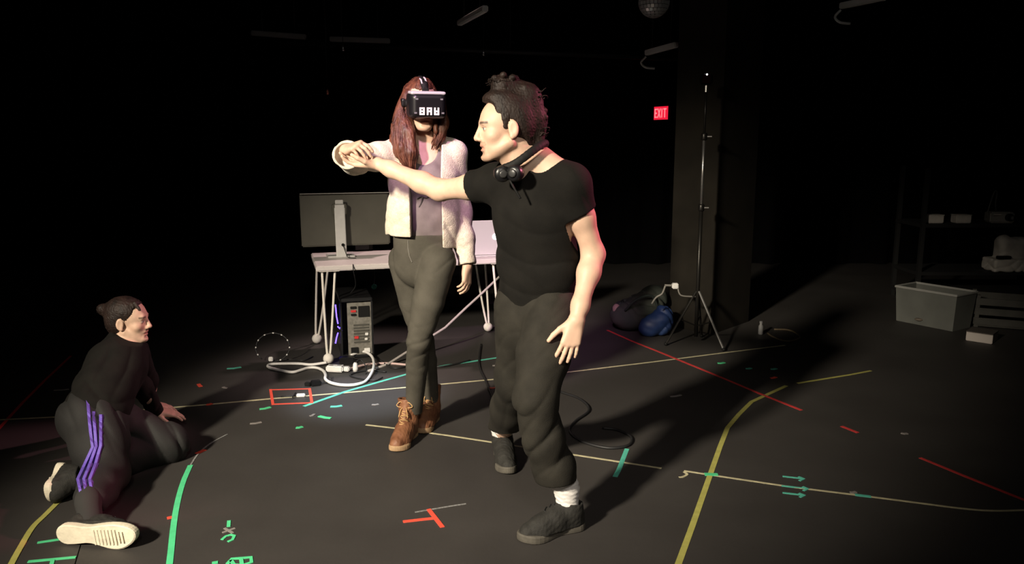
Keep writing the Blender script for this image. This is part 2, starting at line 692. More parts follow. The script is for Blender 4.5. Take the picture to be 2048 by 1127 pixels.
def hand(v, wrist, fdir, back, side, curls, spread=0.06, sc=1.0, thumb=(0.7, 0.35), thumb_bend=0.35, k=0.006, elbow=None):
    """five separate fingers. fdir: along the palm; back: dorsal normal; side: +1 puts the thumb at fdir x back, -1 opposite.
    curls: per finger (index..little) three bend angles in radians towards the palm."""
    y = Vector(fdir).normalized()
    z = Vector(back)
    z = (z - y * z.dot(y)).normalized()
    x = y.cross(z) * side
    o = Vector(wrist)

    def P(a, b, c):
        return o + (x * a + y * b + z * c) * sc
    fx = (0.027, 0.009, -0.010, -0.027)
    fy = (0.090, 0.094, 0.089, 0.080)
    ln = (0.068, 0.077, 0.071, 0.056)
    fr = (0.0088, 0.0090, 0.0084, 0.0074)
    for i in range(4):
        v.cone(P(fx[i] * 0.55, 0.0, 0.0), P(fx[i], fy[i], 0.001), 0.0155 * sc, 0.0112 * sc, 0.014 * sc)
    v.ell(P(0.020, 0.035, -0.008), (0.016 * sc, 0.028 * sc, 0.012 * sc), Matrix((x, y, z)).transposed(), 0.012 * sc)
    v.ell(P(-0.018, 0.035, -0.006), (0.014 * sc, 0.030 * sc, 0.011 * sc), Matrix((x, y, z)).transposed(), 0.012 * sc)
    tips = []
    for i in range(4):
        p = P(fx[i], fy[i], 0.001)
        a = 0.0
        sp = (1.5 - i) * spread
        r = fr[i] * sc
        for j, fr_len in enumerate((0.46, 0.30, 0.24)):
            a += curls[i][j]
            d = (y * math.cos(a) * math.cos(sp) - z * math.sin(a) + x * math.sin(sp) * math.cos(a)).normalized()
            q = p + d * ln[i] * fr_len * sc
            r2 = r * (0.94 if j < 2 else 0.86)
            v.cone(p, q, r, r2, k * sc * (0.55 if j == 0 else 0.3))
            p, r = q, r2
        tips.append((p.copy(), d.copy()))
    a1, a2 = thumb
    d = (x * math.sin(a1) + y * math.cos(a1) - z * math.sin(a2)).normalized()
    p = P(0.020, 0.016, -0.004)
    for j, (l, r, r2) in enumerate(((0.042, 0.0145, 0.0115), (0.033, 0.0112, 0.0100), (0.027, 0.0100, 0.0082))):
        q = p + d * l * sc
        v.cone(p, q, r * sc, r2 * sc, 0.008 * sc if j == 0 else 0.003 * sc)
        p = q
        d = (d + (y * 0.75 - x * 0.5 - z * 0.15) * thumb_bend).normalized()
    tips.append((p.copy(), d.copy()))
    return tips


def shoe_frame(heel, toe, up):
    y = (Vector(toe) - Vector(heel)).normalized()
    u = Vector(up)
    z = (u - y * u.dot(y)).normalized()
    x = y.cross(z)
    return Matrix((x, y, z)).transposed(), Vector(heel)


# ------------------------------------------------------------------ the black box studio
M_FLOOR = mat('black_dance_vinyl', (0.036, 0.0325, 0.0305), 0.62, color2=(0.048, 0.0440, 0.0410), scale=1.6, bump=0.12, bscale=35, spec=0.35)
M_WALL = mat('black_curtain', (0.0022, 0.0022, 0.0024), 0.95, var=0.3, scale=2, spec=0.05)
M_CEIL = mat('black_ceiling', (0.003, 0.003, 0.0032), 0.95, spec=0.05)

# floor: two wide vinyl rolls that meet in a seam at the lower left
sA, sB = gp(150, 1127), gp(161, 1090)
sd = (sB - sA).normalized()
sn = Vector((-sd.y, sd.x, 0))
if sn.x > 0:
    sn = -sn
fl = MB().box((0, 5, -0.06), (16, 16, 0.10)).build('floor', mat('subfloor', (0.004, 0.004, 0.004), 0.9), None)
tag(fl, 'black studio floor under the dance vinyl', None, None, 'structure')
for k_, (a, b) in enumerate(((-14.0, -0.0022), (0.0022, 20.0))):
    P = []
    for (u, w) in ((a, -4), (b, -4), (b, 15), (a, 15)):
        q = sA - sn * u + sd * w
        P.append((q.x, q.y))
    ar = sum(P[i][0] * P[(i + 1) % 4][1] - P[(i + 1) % 4][0] * P[i][1] for i in range(4))
    if ar < 0:
        P = P[::-1]
    MB().prism(P, -0.009, 0.0).build('vinyl_strip', M_FLOOR, fl)
H_CEIL = 4.6
# curtain walls with soft vertical folds
def curtain(name, p0, p1, h, seed):
    n = 240
    p0, p1 = Vector(p0), Vector(p1)
    d = (p1 - p0)
    nrm = Vector((-d.y, d.x, 0)).normalized()
    vs, fs = [], []
    r = random.Random(seed)
    ph = [r.uniform(0, 6.28) for _ in range(3)]
    for i in range(n + 1):
        t = i / n
        s_ = t * d.length
        off = 0.05 * math.sin(s_ * 14 + ph[0]) + 0.03 * math.sin(s_ * 23 + ph[1])
        p = p0 + d * t + nrm * off
        vs += [(p.x, p.y, -0.01), (p.x, p.y, h)]
        if i:
            fs.append((2 * i - 2, 2 * i, 2 * i + 1, 2 * i - 1))
    o = obj(name, vs, fs, M_WALL, None, True)
    return tag(o, None, None, None, 'structure')


curtain('wall_back', (-7.5, 9.6, 0), (7.5, 9.6, 0), H_CEIL, 1)
curtain('wall_left', (-6.2, -2.9, 0), (-6.2, 9.8, 0), H_CEIL, 2)
curtain('wall_right', (6.6, 9.8, 0), (6.6, -2.9, 0), H_CEIL, 3)
curtain('wall_front', (7.5, -2.8, 0), (-7.5, -2.8, 0), H_CEIL, 4)
tag(MB().box((0, 4, H_CEIL + 0.05), (16, 15, 0.1)).build('ceiling', M_CEIL), None, None, None, 'structure')


# ------------------------------------------------------------------ people
SKIN = mat_tint('skin', rough=0.5, spec=0.35, sss=0.0, bump=0.05, bscale=260)
M_TEE = mat('black_cotton', (0.0060, 0.0054, 0.0044), 0.9, var=0.25, scale=14, bump=0.25, bscale=320, spec=0.2)
M_TROUSER = mat('black_trouser_cloth', (0.0185, 0.0168, 0.0130), 0.85, var=0.3, scale=10, bump=0.25, bscale=260, spec=0.25)
M_JEANS = mat('grey_denim', (0.052, 0.048, 0.038), 0.9, color2=(0.078, 0.072, 0.058), scale=9, bump=0.35, bscale=420, spec=0.2)
M_WOOL = mat('cream_wool', (0.56, 0.49, 0.39), 0.95, color2=(0.68, 0.61, 0.50), scale=60, bump=0.7, bscale=170, spec=0.1, sheen=0.2)
M_MAUVE = mat('mauve_jersey', (0.155, 0.128, 0.130), 0.9, var=0.15, scale=20, bump=0.2, bscale=300, spec=0.2)
M_PRINT = mat('dark_shirt_print', (0.05, 0.042, 0.042), 0.9)
M_HAIR_D = mat('dark_brown_hair', (0.008, 0.0045, 0.0035), 0.6, color2=(0.022, 0.012, 0.009), scale=40, bump=0.6, bscale=150, spec=0.3, aniso=(1, 1, 0.35))
M_HAIR_R = mat('auburn_hair', (0.040, 0.012, 0.007), 0.5, color2=(0.135, 0.048, 0.024), scale=55, bump=0.8, bscale=160, spec=0.4, aniso=(1, 1, 0.16))
M_SOCK = mat('white_sock', (0.72, 0.70, 0.68), 0.95, bump=0.4, bscale=300)
M_SNEAK = mat('dark_grey_sneaker', (0.014, 0.0132, 0.011), 0.8, var=0.3, scale=40, bump=0.4, bscale=200)
M_SOLE_D = mat('grey_rubber', (0.075, 0.068, 0.055), 0.8, var=0.2, scale=30)
M_SOLE_W = mat('cream_rubber', (0.66, 0.60, 0.47), 0.75, var=0.10, scale=35, bump=0.3, bscale=90)
M_BOOT = mat('brown_boot_leather', (0.125, 0.045, 0.020), 0.6, color2=(0.22, 0.095, 0.045), scale=18, bump=0.35, bscale=90)
M_LACE = mat('tan_lace', (0.46, 0.28, 0.12), 0.85)
M_LACE_D = mat('black_lace', (0.012, 0.012, 0.012), 0.8)
M_BOOTSOLE = mat('pale_crepe_sole', (0.34, 0.22, 0.12), 0.8, var=0.2, scale=40)
M_STRIPE = mat('purple_stripe', (0.125, 0.075, 0.42), 0.7)
M_BLACK = mat('black_plastic', (0.007, 0.007, 0.008), 0.35, spec=0.45)
M_DARK = mat('matt_black_plastic', (0.005, 0.005, 0.005), 0.7, spec=0.25)
M_WHITEPL = mat('white_plastic', (0.75, 0.74, 0.72), 0.5)
M_SILVER = mat('brushed_aluminium', (0.66, 0.65, 0.63), 0.4, metal=0.2, var=0.05, scale=30)

SK_M, SK_W = (0.70, 0.47, 0.345), (0.68, 0.445, 0.325)


def bounds(pts, pad):
    P = np.array([tuple(p) for p in pts])
    return P.min(0) - pad, P.max(0) + pad


def axis_flat(a, f):
    return (tuple(a), f)


def shoe(parent, heel, toe, up, style, side):
    """a whole shoe in its own frame: upper, sole, laces; side = +1 / -1 bends the sole like a right / left foot"""
    M, o = shoe_frame(heel, toe, up)
    L = (Vector(toe) - Vector(heel)).length

    def W_(P):
        return np.asarray(P) @ np.array(M).T + np.array(o)
    k = L / 0.28
    top = {'sneaker': 0.118, 'boot': 0.205, 'trainer': 0.105}[style]
    sh = 0.030 if style != 'boot' else 0.026
    v = Vol((-0.075, -0.03, 0.0), (0.075, 0.31 * k + 0.02, top + 0.05), 0.004)
    v.chain([(0, 0.040, 0.050), (0, 0.060, 0.080), (0.004 * side, 0.130 * k, 0.062), (0.008 * side, 0.190 * k, 0.044), (0.006 * side, 0.238 * k, 0.036)],
            [0.038, 0.043, 0.044, 0.041, 0.032], 0.025)
    v.chain([(0, 0.040, 0.020), (0.006 * side, 0.190 * k, 0.018), (0.004 * side, 0.245 * k, 0.020)], [0.039, 0.046, 0.030], 0.02)
    v.cone((0, 0.056, 0.070), (0, 0.052, top + 0.03), 0.044, 0.056 if style == 'boot' else 0.044, 0.02)
    v.cone((0, 0.128 * k, 0.085), (0, 0.085, top * 0.92), 0.018, 0.022, 0.015)
    v.cut((0, 0.05, top), (0, -0.18, 1))
    v.cone((0, 0.056, top - 0.025), (0, 0.052, top + 0.05), 0.036, 0.048 if style == 'boot' else 0.040, 0.004, 'sub')
    v.cut((0, 0, sh - 0.004), (0, 0, -1))
    v.displace(sines(31 + int(side), [(22, 30, 40), (45, 20, 30), (30, 60, 10)], 0.0012, 1.0))
    V, Fq = v.mesh()
    up_m = {'sneaker': M_SNEAK, 'boot': M_BOOT, 'trainer': M_SNEAK}[style]
    so_m = {'sneaker': M_SOLE_D, 'boot': M_BOOTSOLE, 'trainer': M_SOLE_W}[style]
    s = obj('boot' if style == 'boot' else 'shoe', W_(V), Fq, up_m, parent, True)
    # sole: outline with a waist, rounded rim and a little toe spring
    n = 44
    ring = []
    for i in range(n):
        a = 2 * math.pi * i / n
        t = 0.5 - 0.5 * math.cos(a)
        y = -0.004 + (L + 0.008) * t
        w = 0.040 * (1 - (max(0, 0.13 - t) / 0.13) ** 2) ** 0.5 if t < 0.13 else 0.040
        if t >= 0.13:
            w = 0.040 - 0.0075 * math.exp(-((t - 0.40) / 0.13) ** 2) + 0.011 * math.exp(-((t - 0.73) / 0.17) ** 2)
        if t > 0.80:
            w *= max(0.0, 1 - ((t - 0.80) / 0.2) ** 2.2) ** 0.5
        sg = 1 if math.sin(a) >= 0 else -1
        ring.append((sg * w + 0.010 * side * math.exp(-((t - 0.75) / 0.25) ** 2), y, 0.012 * max(0, t - 0.75) ** 2 / 0.0625))
    vs, fs = [], []
    for (sc_, z) in ((0.90, 0.0), (0.985, 0.004), (1.0, 0.012), (0.985, sh - 0.004), (0.93, sh + 0.002)):
        for (x, y, sp) in ring:
            vs.append((x * sc_, L / 2 + (y - L / 2) * (1 - (1 - sc_) * 0.35), z + sp * 0.6))
    for j in range(4):
        for i in range(n):
            i2 = (i + 1) % n
            fs.append((j * n + i, j * n + i2, (j + 1) * n + i2, (j + 1) * n + i))
    fs.append(tuple(range(n)))
    fs.append(tuple(4 * n + i for i in range(n - 1, -1, -1)))
    obj('sole', W_(vs), [tuple(reversed(f)) for f in fs], so_m, s, False)
    if style == 'trainer':       # tread bars under the ball of the foot
        mb = MB()
        for i in range(9):
            y = L * (0.50 + 0.045 * i)
            mb.box((0.008 * side, y, -0.001), (0.060 if i < 7 else 0.045, 0.006, 0.003))
        mb.v = [tuple(p) for p in W_(mb.v)]
        mb.build('tread', M_SOLE_W, s)
    # laces
    mb = MB()
    rows = 7 if style == 'boot' else 4
    for i in range(rows):
        t = i / (rows - 1)
        if style == 'boot':
            y, z = 0.165 * k - 0.075 * t, 0.083 + 0.108 * t
        else:
            y, z = 0.165 * k - 0.060 * t, 0.090 + 0.022 * t
        p = [(-0.026, y - 0.012, z - 0.008), (0, y + 0.010, z + 0.004), (0.026, y - 0.012, z - 0.008)]
        mb.tube(catmull(p, 4), 0.0028, 6)
        if i < rows - 1:
            mb.tube([(-0.020, y - 0.005, z), (0, y + 0.006, z + 0.012), (0.020, y - 0.014, z + 0.014)], 0.0026, 6)
    y, z = (0.094, 0.185) if style == 'boot' else (0.105, 0.112)
    if style == 'boot':
        for sx in (-1, 1):
            mb.tube(catmull([(0, y, z), (sx * 0.022, y + 0.012, z + 0.018), (sx * 0.042, y + 0.012, z - 0.002), (sx * 0.020, y + 0.012, z - 0.010), (0, y, z)], 5), 0.0026, 6)
            mb.tube(catmull([(0, y, z), (sx * 0.016, y + 0.026, z - 0.020), (sx * 0.024, y + 0.034, z - 0.055)], 5), 0.0025, 6)
    mb.v = [tuple(p) for p in W_(mb.v)]
    mb.build('lace', M_LACE if style == 'boot' else M_LACE_D, s, True)
    return s


# ================================================================== the man in black
def build_man():
    root = thing('person', 'man in black T-shirt and baggy black trousers reaching out to hold a hand', 'person', (0.1, 3.1, 0))
    J = dict(
        pel=at(1076, 612, 3.10), wai=at(1074, 520, 3.06), che=at(1070, 425, 3.02), upc=at(1072, 362, 3.02), nkb=at(1072, 330, 3.01),
        sL=at(1143, 370, 2.94), eL=at(1187, 508, 2.99), wL=at(1153, 640, 2.86),
        sR=at(992, 368, 3.10), eR=at(880, 380, 3.25), wR=at(756, 327, 3.36),
        hL=at(1104, 615, 3.04), kL=at(1070, 804, 2.84), aL=at(1133, 985, 2.90),
        hR=at(1040, 615, 3.14), kR=at(1036, 755, 3.24), aR=at(1004, 868, 3.63))
    hc = at(1010, 257, 2.97)
    H = Head(hc, lookM((-0.975, -0.19, -0.06), (0.04, 0.05, 1)), 1.0)
    tf = Vector((-0.40, -0.92, 0)).normalized()          # where the chest points
    FL = axis_flat(tf, 0.66)

    # --- body: one skin
    hbox = bounds([hc], 0.16)
    lo, hi = bounds(list(J.values()) + [hc, at(690, 300, 3.36), gp(1035, 1078), gp(1000, 905)], 0.17)
    lo[2] = -0.02
    fine = [(hbox[0], hbox[1], 0.0032)]
    for w, r in ((J['wR'] + Vector((-0.09, 0, 0.02)), 0.11), (J['wL'] + Vector((-0.03, -0.02, -0.08)), 0.10)):
        b = bounds([w], r)
        fine.append((b[0], b[1], 0.0036))
    v = Vol(lo, hi, 0.008, fine)
    v.chain([J['pel'], J['wai'], J['che'], J['upc']], [0.132, 0.128, 0.142, 0.105], 0.05, flat=FL)
    v.cone(J['sL'], J['sR'], 0.055, 0.055, 0.05)
    v.cone(J['nkb'] + Vector((0.005, 0.02, -0.03)), H.w(0, -0.035, -0.055), 0.068, 0.056, 0.035)
    v.cone(H.w(0, -0.050, -0.150), H.w(0, 0.018, -0.078), 0.044, 0.034, 0.03)
    v.cone(J['nkb'] + Vector((0.0, 0.0, 0.01)), J['sL'] + Vector((0, 0, 0.03)), 0.058, 0.040, 0.045)
    v.cone(J['nkb'], J['sR'] + Vector((0, 0, 0.03)), 0.050, 0.040, 0.045)
    for sd in 'LR':
        v.chain([J['h' + sd], J['k' + sd], J['a' + sd]], [0.075, 0.055, 0.040], 0.03)
    # arms: upper arm, bulge of the forearm, wrist
    def arm(s_, e_, w_):
        m1 = s_.lerp(e_, 0.45)
        f1 = e_.lerp(w_, 0.28)
        f2 = e_.lerp(w_, 0.78)
        v.chain([s_, m1, e_, f1, f2, w_], [0.050, 0.046, 0.040, 0.0405, 0.030, 0.0262], 0.03)
    arm(J['sL'], J['eL'], J['wL'])
    arm(J['sR'], J['eR'], J['wR'])
    hand(v, J['wL'], at(1130, 726, 2.83) - J['wL'], (0.18, -1.0, 0.12), 1,
         [(0.22, 0.18, 0.12), (0.16, 0.18, 0.12), (0.16, 0.2, 0.12), (0.14, 0.22, 0.14)], 0.10, 1.0, thumb=(0.75, 0.15), thumb_bend=0.22)
    # right hand: palm up under the woman's hand, thumb closing over it from behind
    hand(v, J['wR'], Vector((-1.0, 0.06, 0.12)), (0.0, 0.50, -0.85), 1,
         [(0.30, 0.40, 0.3), (0.25, 0.40, 0.3), (0.22, 0.4, 0.3), (0.2, 0.4, 0.3)], 0.05, 0.98, thumb=(0.55, 0.75), thumb_bend=0.4)
    # feet inside the shoes
    hl, tl = gp(1166, 1052), gp(1036, 1082)
    hr, tr = gp(1001, 903), gp(1022, 950)
    for a, h, t in ((J['aL'], hl, tl), (J['aR'], hr, tr)):
        v.chain([a, h.lerp(t, 0.25) + Vector((0, 0, 0.06)), h.lerp(t, 0.72) + Vector((0, 0, 0.045))], [0.038, 0.032, 0.026], 0.02)
    H.sculpt(v, male=True, mouth_open=0.002)
    V, Fq = v.mesh()
    T = H.paint(V, SK_M, (0.50, 0.22, 0.17), (0.045, 0.028, 0.02), (0.36, 0.23, 0.16), 0.62)
    obj('body', V, Fq, SKIN, root, True, T)

    # --- hair: swept up from a shaved side into a messy top knot
    b = bounds([hc], 0.24)
    v = Vol(b[0], b[1] + 0.03, 0.0036)
    H.e(v, (0, -0.022, 0.058), (0.078, 0.104, 0.078), 0.0)
    H.e(v, (0, -0.050, 0.018), (0.0785, 0.072, 0.090), 0.02)
    H.e(v, (0, -0.062, -0.045), (0.050, 0.048, 0.052), 0.02)
    H.e(v, (0, 0.016, 0.112), (0.058, 0.056, 0.026), 0.03)
    H.b(v, (0, 0.142, -0.02), (0.12, 0.10, 0.118), rad=0.03, k=0.008)
    H.b(v, (0, 0.060, -0.105), (0.12, 0.060, 0.095), rad=0.02, k=0.008)
    H.b(v, (0, -0.020, -0.120), (0.12, 0.050, 0.085), rad=0.03, k=0.008)
    for sx in (-1, 1):
        H.e(v, (sx * 0.085, -0.014, -0.010), (0.020, 0.023, 0.038), 0.004, 'sub')
        H.k(v, (sx * 0.064, 0.010, 0.03), (sx * 0.064, 0.010, 0.004), 0.012, 0.008, 0.016)
    H.e(v, (0.004, 0.004, 0.156), (0.040, 0.038, 0.030), 0.02)
    H.e(v, (-0.01, -0.038, 0.146), (0.044, 0.045, 0.034), 0.03)
    H.e(v, (0, -0.092, 0.108), (0.054, 0.048, 0.052), 0.03)
    H.e(v, (0, -0.115, 0.045), (0.048, 0.034, 0.070), 0.03)
    H.k(v, (0.01, -0.125, 0.02), (0.02, -0.120, -0.075), 0.030, 0.016, 0.03)
    r = np.random.default_rng(5)
    for i in range(46):
        a, bb = r.uniform(0, 6.28), r.uniform(-1, 1)
        ctr = (0, -0.012, 0.156) if i < 18 else (0, -0.075 - 0.05 * r.random(), 0.02 + 0.11 * r.random())
        q = Vector((0.036 * math.cos(a), 0.038 * math.sin(a), 0.030 * bb))
        p = Vector(ctr) + q
        H.e(v, tuple(p), (0.013, 0.014, 0.012), 0.006)
    v.displace(sines(3, [(60, 20, 90), (90, 70, 20), (30, 110, 60), (120, 30, 40)], 0.0020, 1.6))
    V, Fq = v.mesh()
    hair = obj('hair', V, Fq, M_HAIR_D, root, True)
    mb = MB()
    for i in range(60):                                # loose curls on the knot and at the back
        if i < 24:
            a = r.uniform(0, 6.28)
            p = Vector((0.03 * math.cos(a), 0.004 + 0.03 * math.sin(a), 0.160 + 0.01 * r.random()))
            d = Vector((math.cos(a), math.sin(a), 0.25))
        else:
            p = Vector((r.uniform(-0.05, 0.05), -0.115 - 0.03 * r.random(), r.uniform(-0.08, 0.13)))
            d = Vector((r.uniform(-0.5, 0.5), -0.8, r.uniform(-0.6, 0.5)))
        pts = []
        cu = r.uniform(0, 6.28)
        for j in range(7):
            t = j / 6
            pts.append(H.w(*(p + d * (0.017 if i < 24 else 0.028) * t + Vector((math.sin(cu + 5 * t), math.cos(cu + 5 * t), math.sin(cu + 4 * t))) * 0.009 * t)))
        mb.tube(pts, [0.0036 - 0.0028 * j / 6 for j in range(7)], 5)
    tag(mb.build('hair_strands', M_HAIR_D, hair, True), kind='stuff')

    # --- T-shirt
    lo, hi = bounds([J[n] for n in ('pel', 'wai', 'che', 'upc', 'sL', 'sR', 'nkb')] + [at(1180, 430, 2.96), at(925, 380, 3.2)], 0.21)
    v = Vol(lo, hi, 0.0046)
    hem = at(1076, 640, 3.10)
    v.chain([hem, J['pel'], J['wai'], J['che'], J['upc']], [0.160, 0.156, 0.153, 0.160, 0.120], 0.05, flat=FL)
    v.cone(J['sL'], J['sR'], 0.062, 0.062, 0.06)
    v.cone(J['nkb'] + Vector((0, 0, -0.012)), J['sL'] + Vector((0, 0, 0.026)), 0.060, 0.046, 0.05)
    v.cone(J['nkb'] + Vector((0, 0, -0.012)), J['sR'] + Vector((0, 0, 0.026)), 0.058, 0.046, 0.05)
    cL, cR = J['sL'].lerp(J['eL'], 0.40), J['sR'].lerp(J['eR'], 0.40)
    v.cone(J['sL'], J['sL'].lerp(J['eL'], 0.62), 0.066, 0.060, 0.04)
    v.cone(J['sR'], J['sR'].lerp(J['eR'], 0.70), 0.068, 0.062, 0.04)
    fd = creases(11, [(3, 0, 8), (5, 0, 6)], 0.0075, 0.9)
    v.displace(lambda x, y, z: fd(x, y, z) * np.clip((1.45 - z) * 3, 0.25, 1), 0.05)
    v.cyl(cL, cL + (J['eL'] - J['sL']) + Vector((0.05, -0.02, 0)), 0.085)
    v.cyl(cR, cR + (J['eR'] - J['sR']) + Vector((0, 0, -0.03)), 0.12)
    v.cone(cL + (cL - J['eL']).normalized() * 0.03, cL + (J['eL'] - cL).normalized() * 0.05, 0.050, 0.053, 0.004, 'sub')
    v.cone(cR + (cR - J['eR']).normalized() * 0.03, cR + (J['eR'] - cR).normalized() * 0.05, 0.052, 0.055, 0.004, 'sub')
    v.cut(at(1076, 634, 3.10), (0, 0, -1))
    # neckline: scoop around the neck
    nk = J['nkb'] + tf * 0.045 + Vector((0.032, 0, 0.006))
    v.cone(nk + Vector((0, 0, 0.0)) - tf * 0.03, nk + Vector((0, 0, 0.16)), 0.078, 0.092, 0.012, 'sub')
    V, Fq = v.mesh()
    obj('t_shirt', V, Fq, M_TEE, root, True)

    # --- trousers
    lo, hi = bounds([J[n] for n in ('pel', 'hL', 'hR', 'kL', 'kR', 'aL', 'aR')], 0.16)
    v = Vol(lo, hi, 0.0055)
    v.cone(J['pel'] + Vector((0, 0, 0.05)), J['pel'] + Vector((0, 0, -0.06)), 0.148, 0.152, 0.04, flat=axis_flat(tf, 0.75))
    v.chain([J['hL'], J['hL'].lerp(J['kL'], 0.5), at(1071, 795, 2.85), at(1086, 875, 2.865), at(1108, 935, 2.885), at(1120, 1000, 2.89)], [0.103, 0.100, 0.080, 0.076, 0.078, 0.078], 0.03)
    v.chain([J['hR'], J['kR'], J['kR'].lerp(J['aR'], 0.5), J['aR'] + Vector((0, -0.01, 0.0))], [0.104, 0.090, 0.078, 0.074], 0.05)
    fd = creases(21, [(-9, 1, 6), (-6, 2, 8)], 0.0095, 1.0)
    v.displace(lambda x, y, z: fd(x, y, z) * np.clip((0.95 - z) * 2.0, 0.35, 1) * np.clip((z - 0.16) * 5, 0.12, 1), 0.05)
    v.cut(at(1110, 958, 2.885), (0.05, 0, -1), (-9, -9, -9), (9, float(J['aL'].y) + 0.2, 9))
    v.cut(J['aR'] + Vector((0, 0, 0.050)), (0, -0.1, -1), (-9, float(J['aR'].y) - 0.2, -9), (9, 9, 9))
    for a in ('aL', 'aR'):
        v.cone(J[a] + Vector((-0.015 if a == 'aL' else 0, 0, -0.02)), J[a] + Vector((-0.03 if a == 'aL' else 0, 0, 0.075)), 0.066, 0.058, 0.004, 'sub')
    V, Fq = v.mesh()
    obj('trousers', V, Fq, M_TROUSER, root, True)
    # --- socks and shoes
    for a, kn, h, t, sd in ((J['aL'], J['kL'], hl, tl, -1), (J['aR'], J['kR'], hr, tr, 1)):
        b = bounds([a, a.lerp(kn, 0.4)], 0.12)
        v = Vol(b[0], b[1], 0.004)
        v.chain([a.lerp(kn, 0.40), a + Vector((0, 0, 0.02)), h.lerp(t, 0.24) + Vector((0, 0, 0.055))], [0.057, 0.046, 0.041], 0.02)
        v.displace(sines(8, [(5, 5, 60), (20, 0, 40)], 0.0016, 1.0))
        V, Fq = v.mesh()
        obj('sock', V, Fq, M_SOCK, root, True)
        shoe(root, h, t, (0, 0, 1), 'sneaker', sd)
    return root, H, J


man, MAN_H, MAN_J = build_man()


# ================================================================== the woman with the headset
def build_woman():
    root = thing('person', 'woman in cream wool jacket, grey jeans and brown boots wearing a headset', 'person', (-0.45, 3.85, 0))
    J = dict(
        pel=at(845, 500, 3.80), wai=at(848, 420, 3.79), che=at(848, 350, 3.76), upc=at(847, 305, 3.77), nkb=at(846, 288, 3.78),
        sR=at(797, 306, 3.74), eR=at(716, 314, 3.60), wR=at(691, 299, 3.385),
        sL=at(906, 308, 3.80), eL=at(921, 425, 3.85), wL=at(935, 532, 3.78),
        hR=at(812, 520, 3.86), kR=at(846, 680, 3.92), aR=at(862, 795, 4.10),
        hL=at(876, 522, 3.74), kL=at(837, 682, 3.71), aL=at(828, 812, 3.88))
    hc = at(842, 211, 3.74)
    H = Head(hc, lookM((0.33, -0.93, -0.08)), 0.96)
    tf = Vector((0.10, -1, 0)).normalized()
    FL = axis_flat(tf, 0.66)
    hbox = bounds([hc], 0.14)
    tl, hl = gp(786, 905), gp(826, 866)
    tr, hr = gp(845, 869), gp(868, 835)
    lo, hi = bounds(list(J.values()) + [hc, tl, hl, tr, hr], 0.16)
    lo[2] = -0.02
    fine = [(hbox[0], hbox[1], 0.0042)]
    for w, r in ((J['wR'] + Vector((0.04, -0.04, 0.0)), 0.10), (J['wL'] + Vector((0, -0.01, -0.07)), 0.09)):
        b = bounds([w], r)
        fine.append((b[0], b[1], 0.0036))
    v = Vol(lo, hi, 0.009, fine)
    v.chain([J['pel'], J['wai'], J['che'], J['upc']], [0.125, 0.098, 0.112, 0.080], 0.05, flat=FL)
    v.cone(J['sL'], J['sR'], 0.044, 0.044, 0.05)
    v.cone(J['nkb'] + Vector((0, 0.01, -0.03)), H.w(0, -0.03, -0.06), 0.055, 0.046, 0.035)
    v.cone(J['nkb'] + Vector((0, 0, -0.01)), J['sL'] + Vector((0, 0, 0.015)), 0.045, 0.034, 0.04)
    v.cone(J['nkb'] + Vector((0, 0, -0.01)), J['sR'] + Vector((0, 0, 0.015)), 0.045, 0.034, 0.04)
    for sd in 'LR':
        v.chain([J['h' + sd], J['k' + sd], J['a' + sd]], [0.068, 0.044, 0.032], 0.03)
        s_, e_, w_ = J['s' + sd], J['e' + sd], J['w' + sd]
        v.chain([s_, e_, e_.lerp(w_, 0.3), w_], [0.040, 0.033, 0.034, 0.023], 0.03)
    for a, h, t in ((J['aL'], hl, tl), (J['aR'], hr, tr)):
        v.chain([a, h.lerp(t, 0.25) + Vector((0, 0, 0.06)), h.lerp(t, 0.72) + Vector((0, 0, 0.045))], [0.034, 0.030, 0.024], 0.02)
    # right hand: laid over the man's hand, fingers hanging down in front of it
    hand(v, J['wR'], at(722, 289, 3.315) - J['wR'], (-0.15, -0.50, 0.85), -1,
         [(0.80, 0.45, 0.2), (0.95, 0.45, 0.2), (1.05, 0.45, 0.2), (1.15, 0.45, 0.2)], 0.09, 0.92, thumb=(0.35, 0.25), thumb_bend=0.5)
    hand(v, J['wL'], Vector((-0.06, -0.22, -1)), (0.85, -0.55, 0.1), -1,
         [(0.35, 0.40, 0.25), (0.40, 0.45, 0.3), (0.45, 0.5, 0.3), (0.5, 0.5, 0.3)], 0.04, 0.88, thumb=(0.35, 0.4), thumb_bend=0.2)
    H.sculpt(v, male=False)
    V, Fq = v.mesh()
    T = H.paint(V, SK_W, (0.50, 0.20, 0.17), (0.10, 0.05, 0.03))
    obj('body', V, Fq, SKIN, root, True, T)

    # --- hair: long auburn hair, a heavy lock over one shoulder
    lo, hi = bounds([hc, at(815, 345, 3.65)], 0.18)
    v = Vol(lo, hi, 0.0042)
    H.e(v, (0, -0.018, 0.048), (0.080, 0.102, 0.084), 0.0)
    H.e(v, (0, -0.045, 0.0), (0.080, 0.072, 0.10), 0.02)
    H.b(v, (0, 0.130, -0.05), (0.13, 0.10, 0.125), rad=0.03, k=0.01)
    H.b(v, (0, 0.050, -0.13), (0.058, 0.090, 0.13), rad=0.03, k=0.01)
    # image-left side: long lock in front of the shoulder
    v.chain([at(810, 215, 3.72), at(803, 255, 3.69), at(806, 298, 3.65), at(820, 332, 3.635)], [0.030, 0.040, 0.040, 0.018], 0.03)
    v.chain([at(815, 225, 3.70), at(815, 265, 3.66), at(822, 305, 3.64), at(826, 342, 3.64)], [0.024, 0.032, 0.030, 0.008], 0.02)
    v.chain([at(800, 250, 3.74), at(794, 282, 3.70), at(802, 310, 3.66)], [0.030, 0.028, 0.012], 0.03)
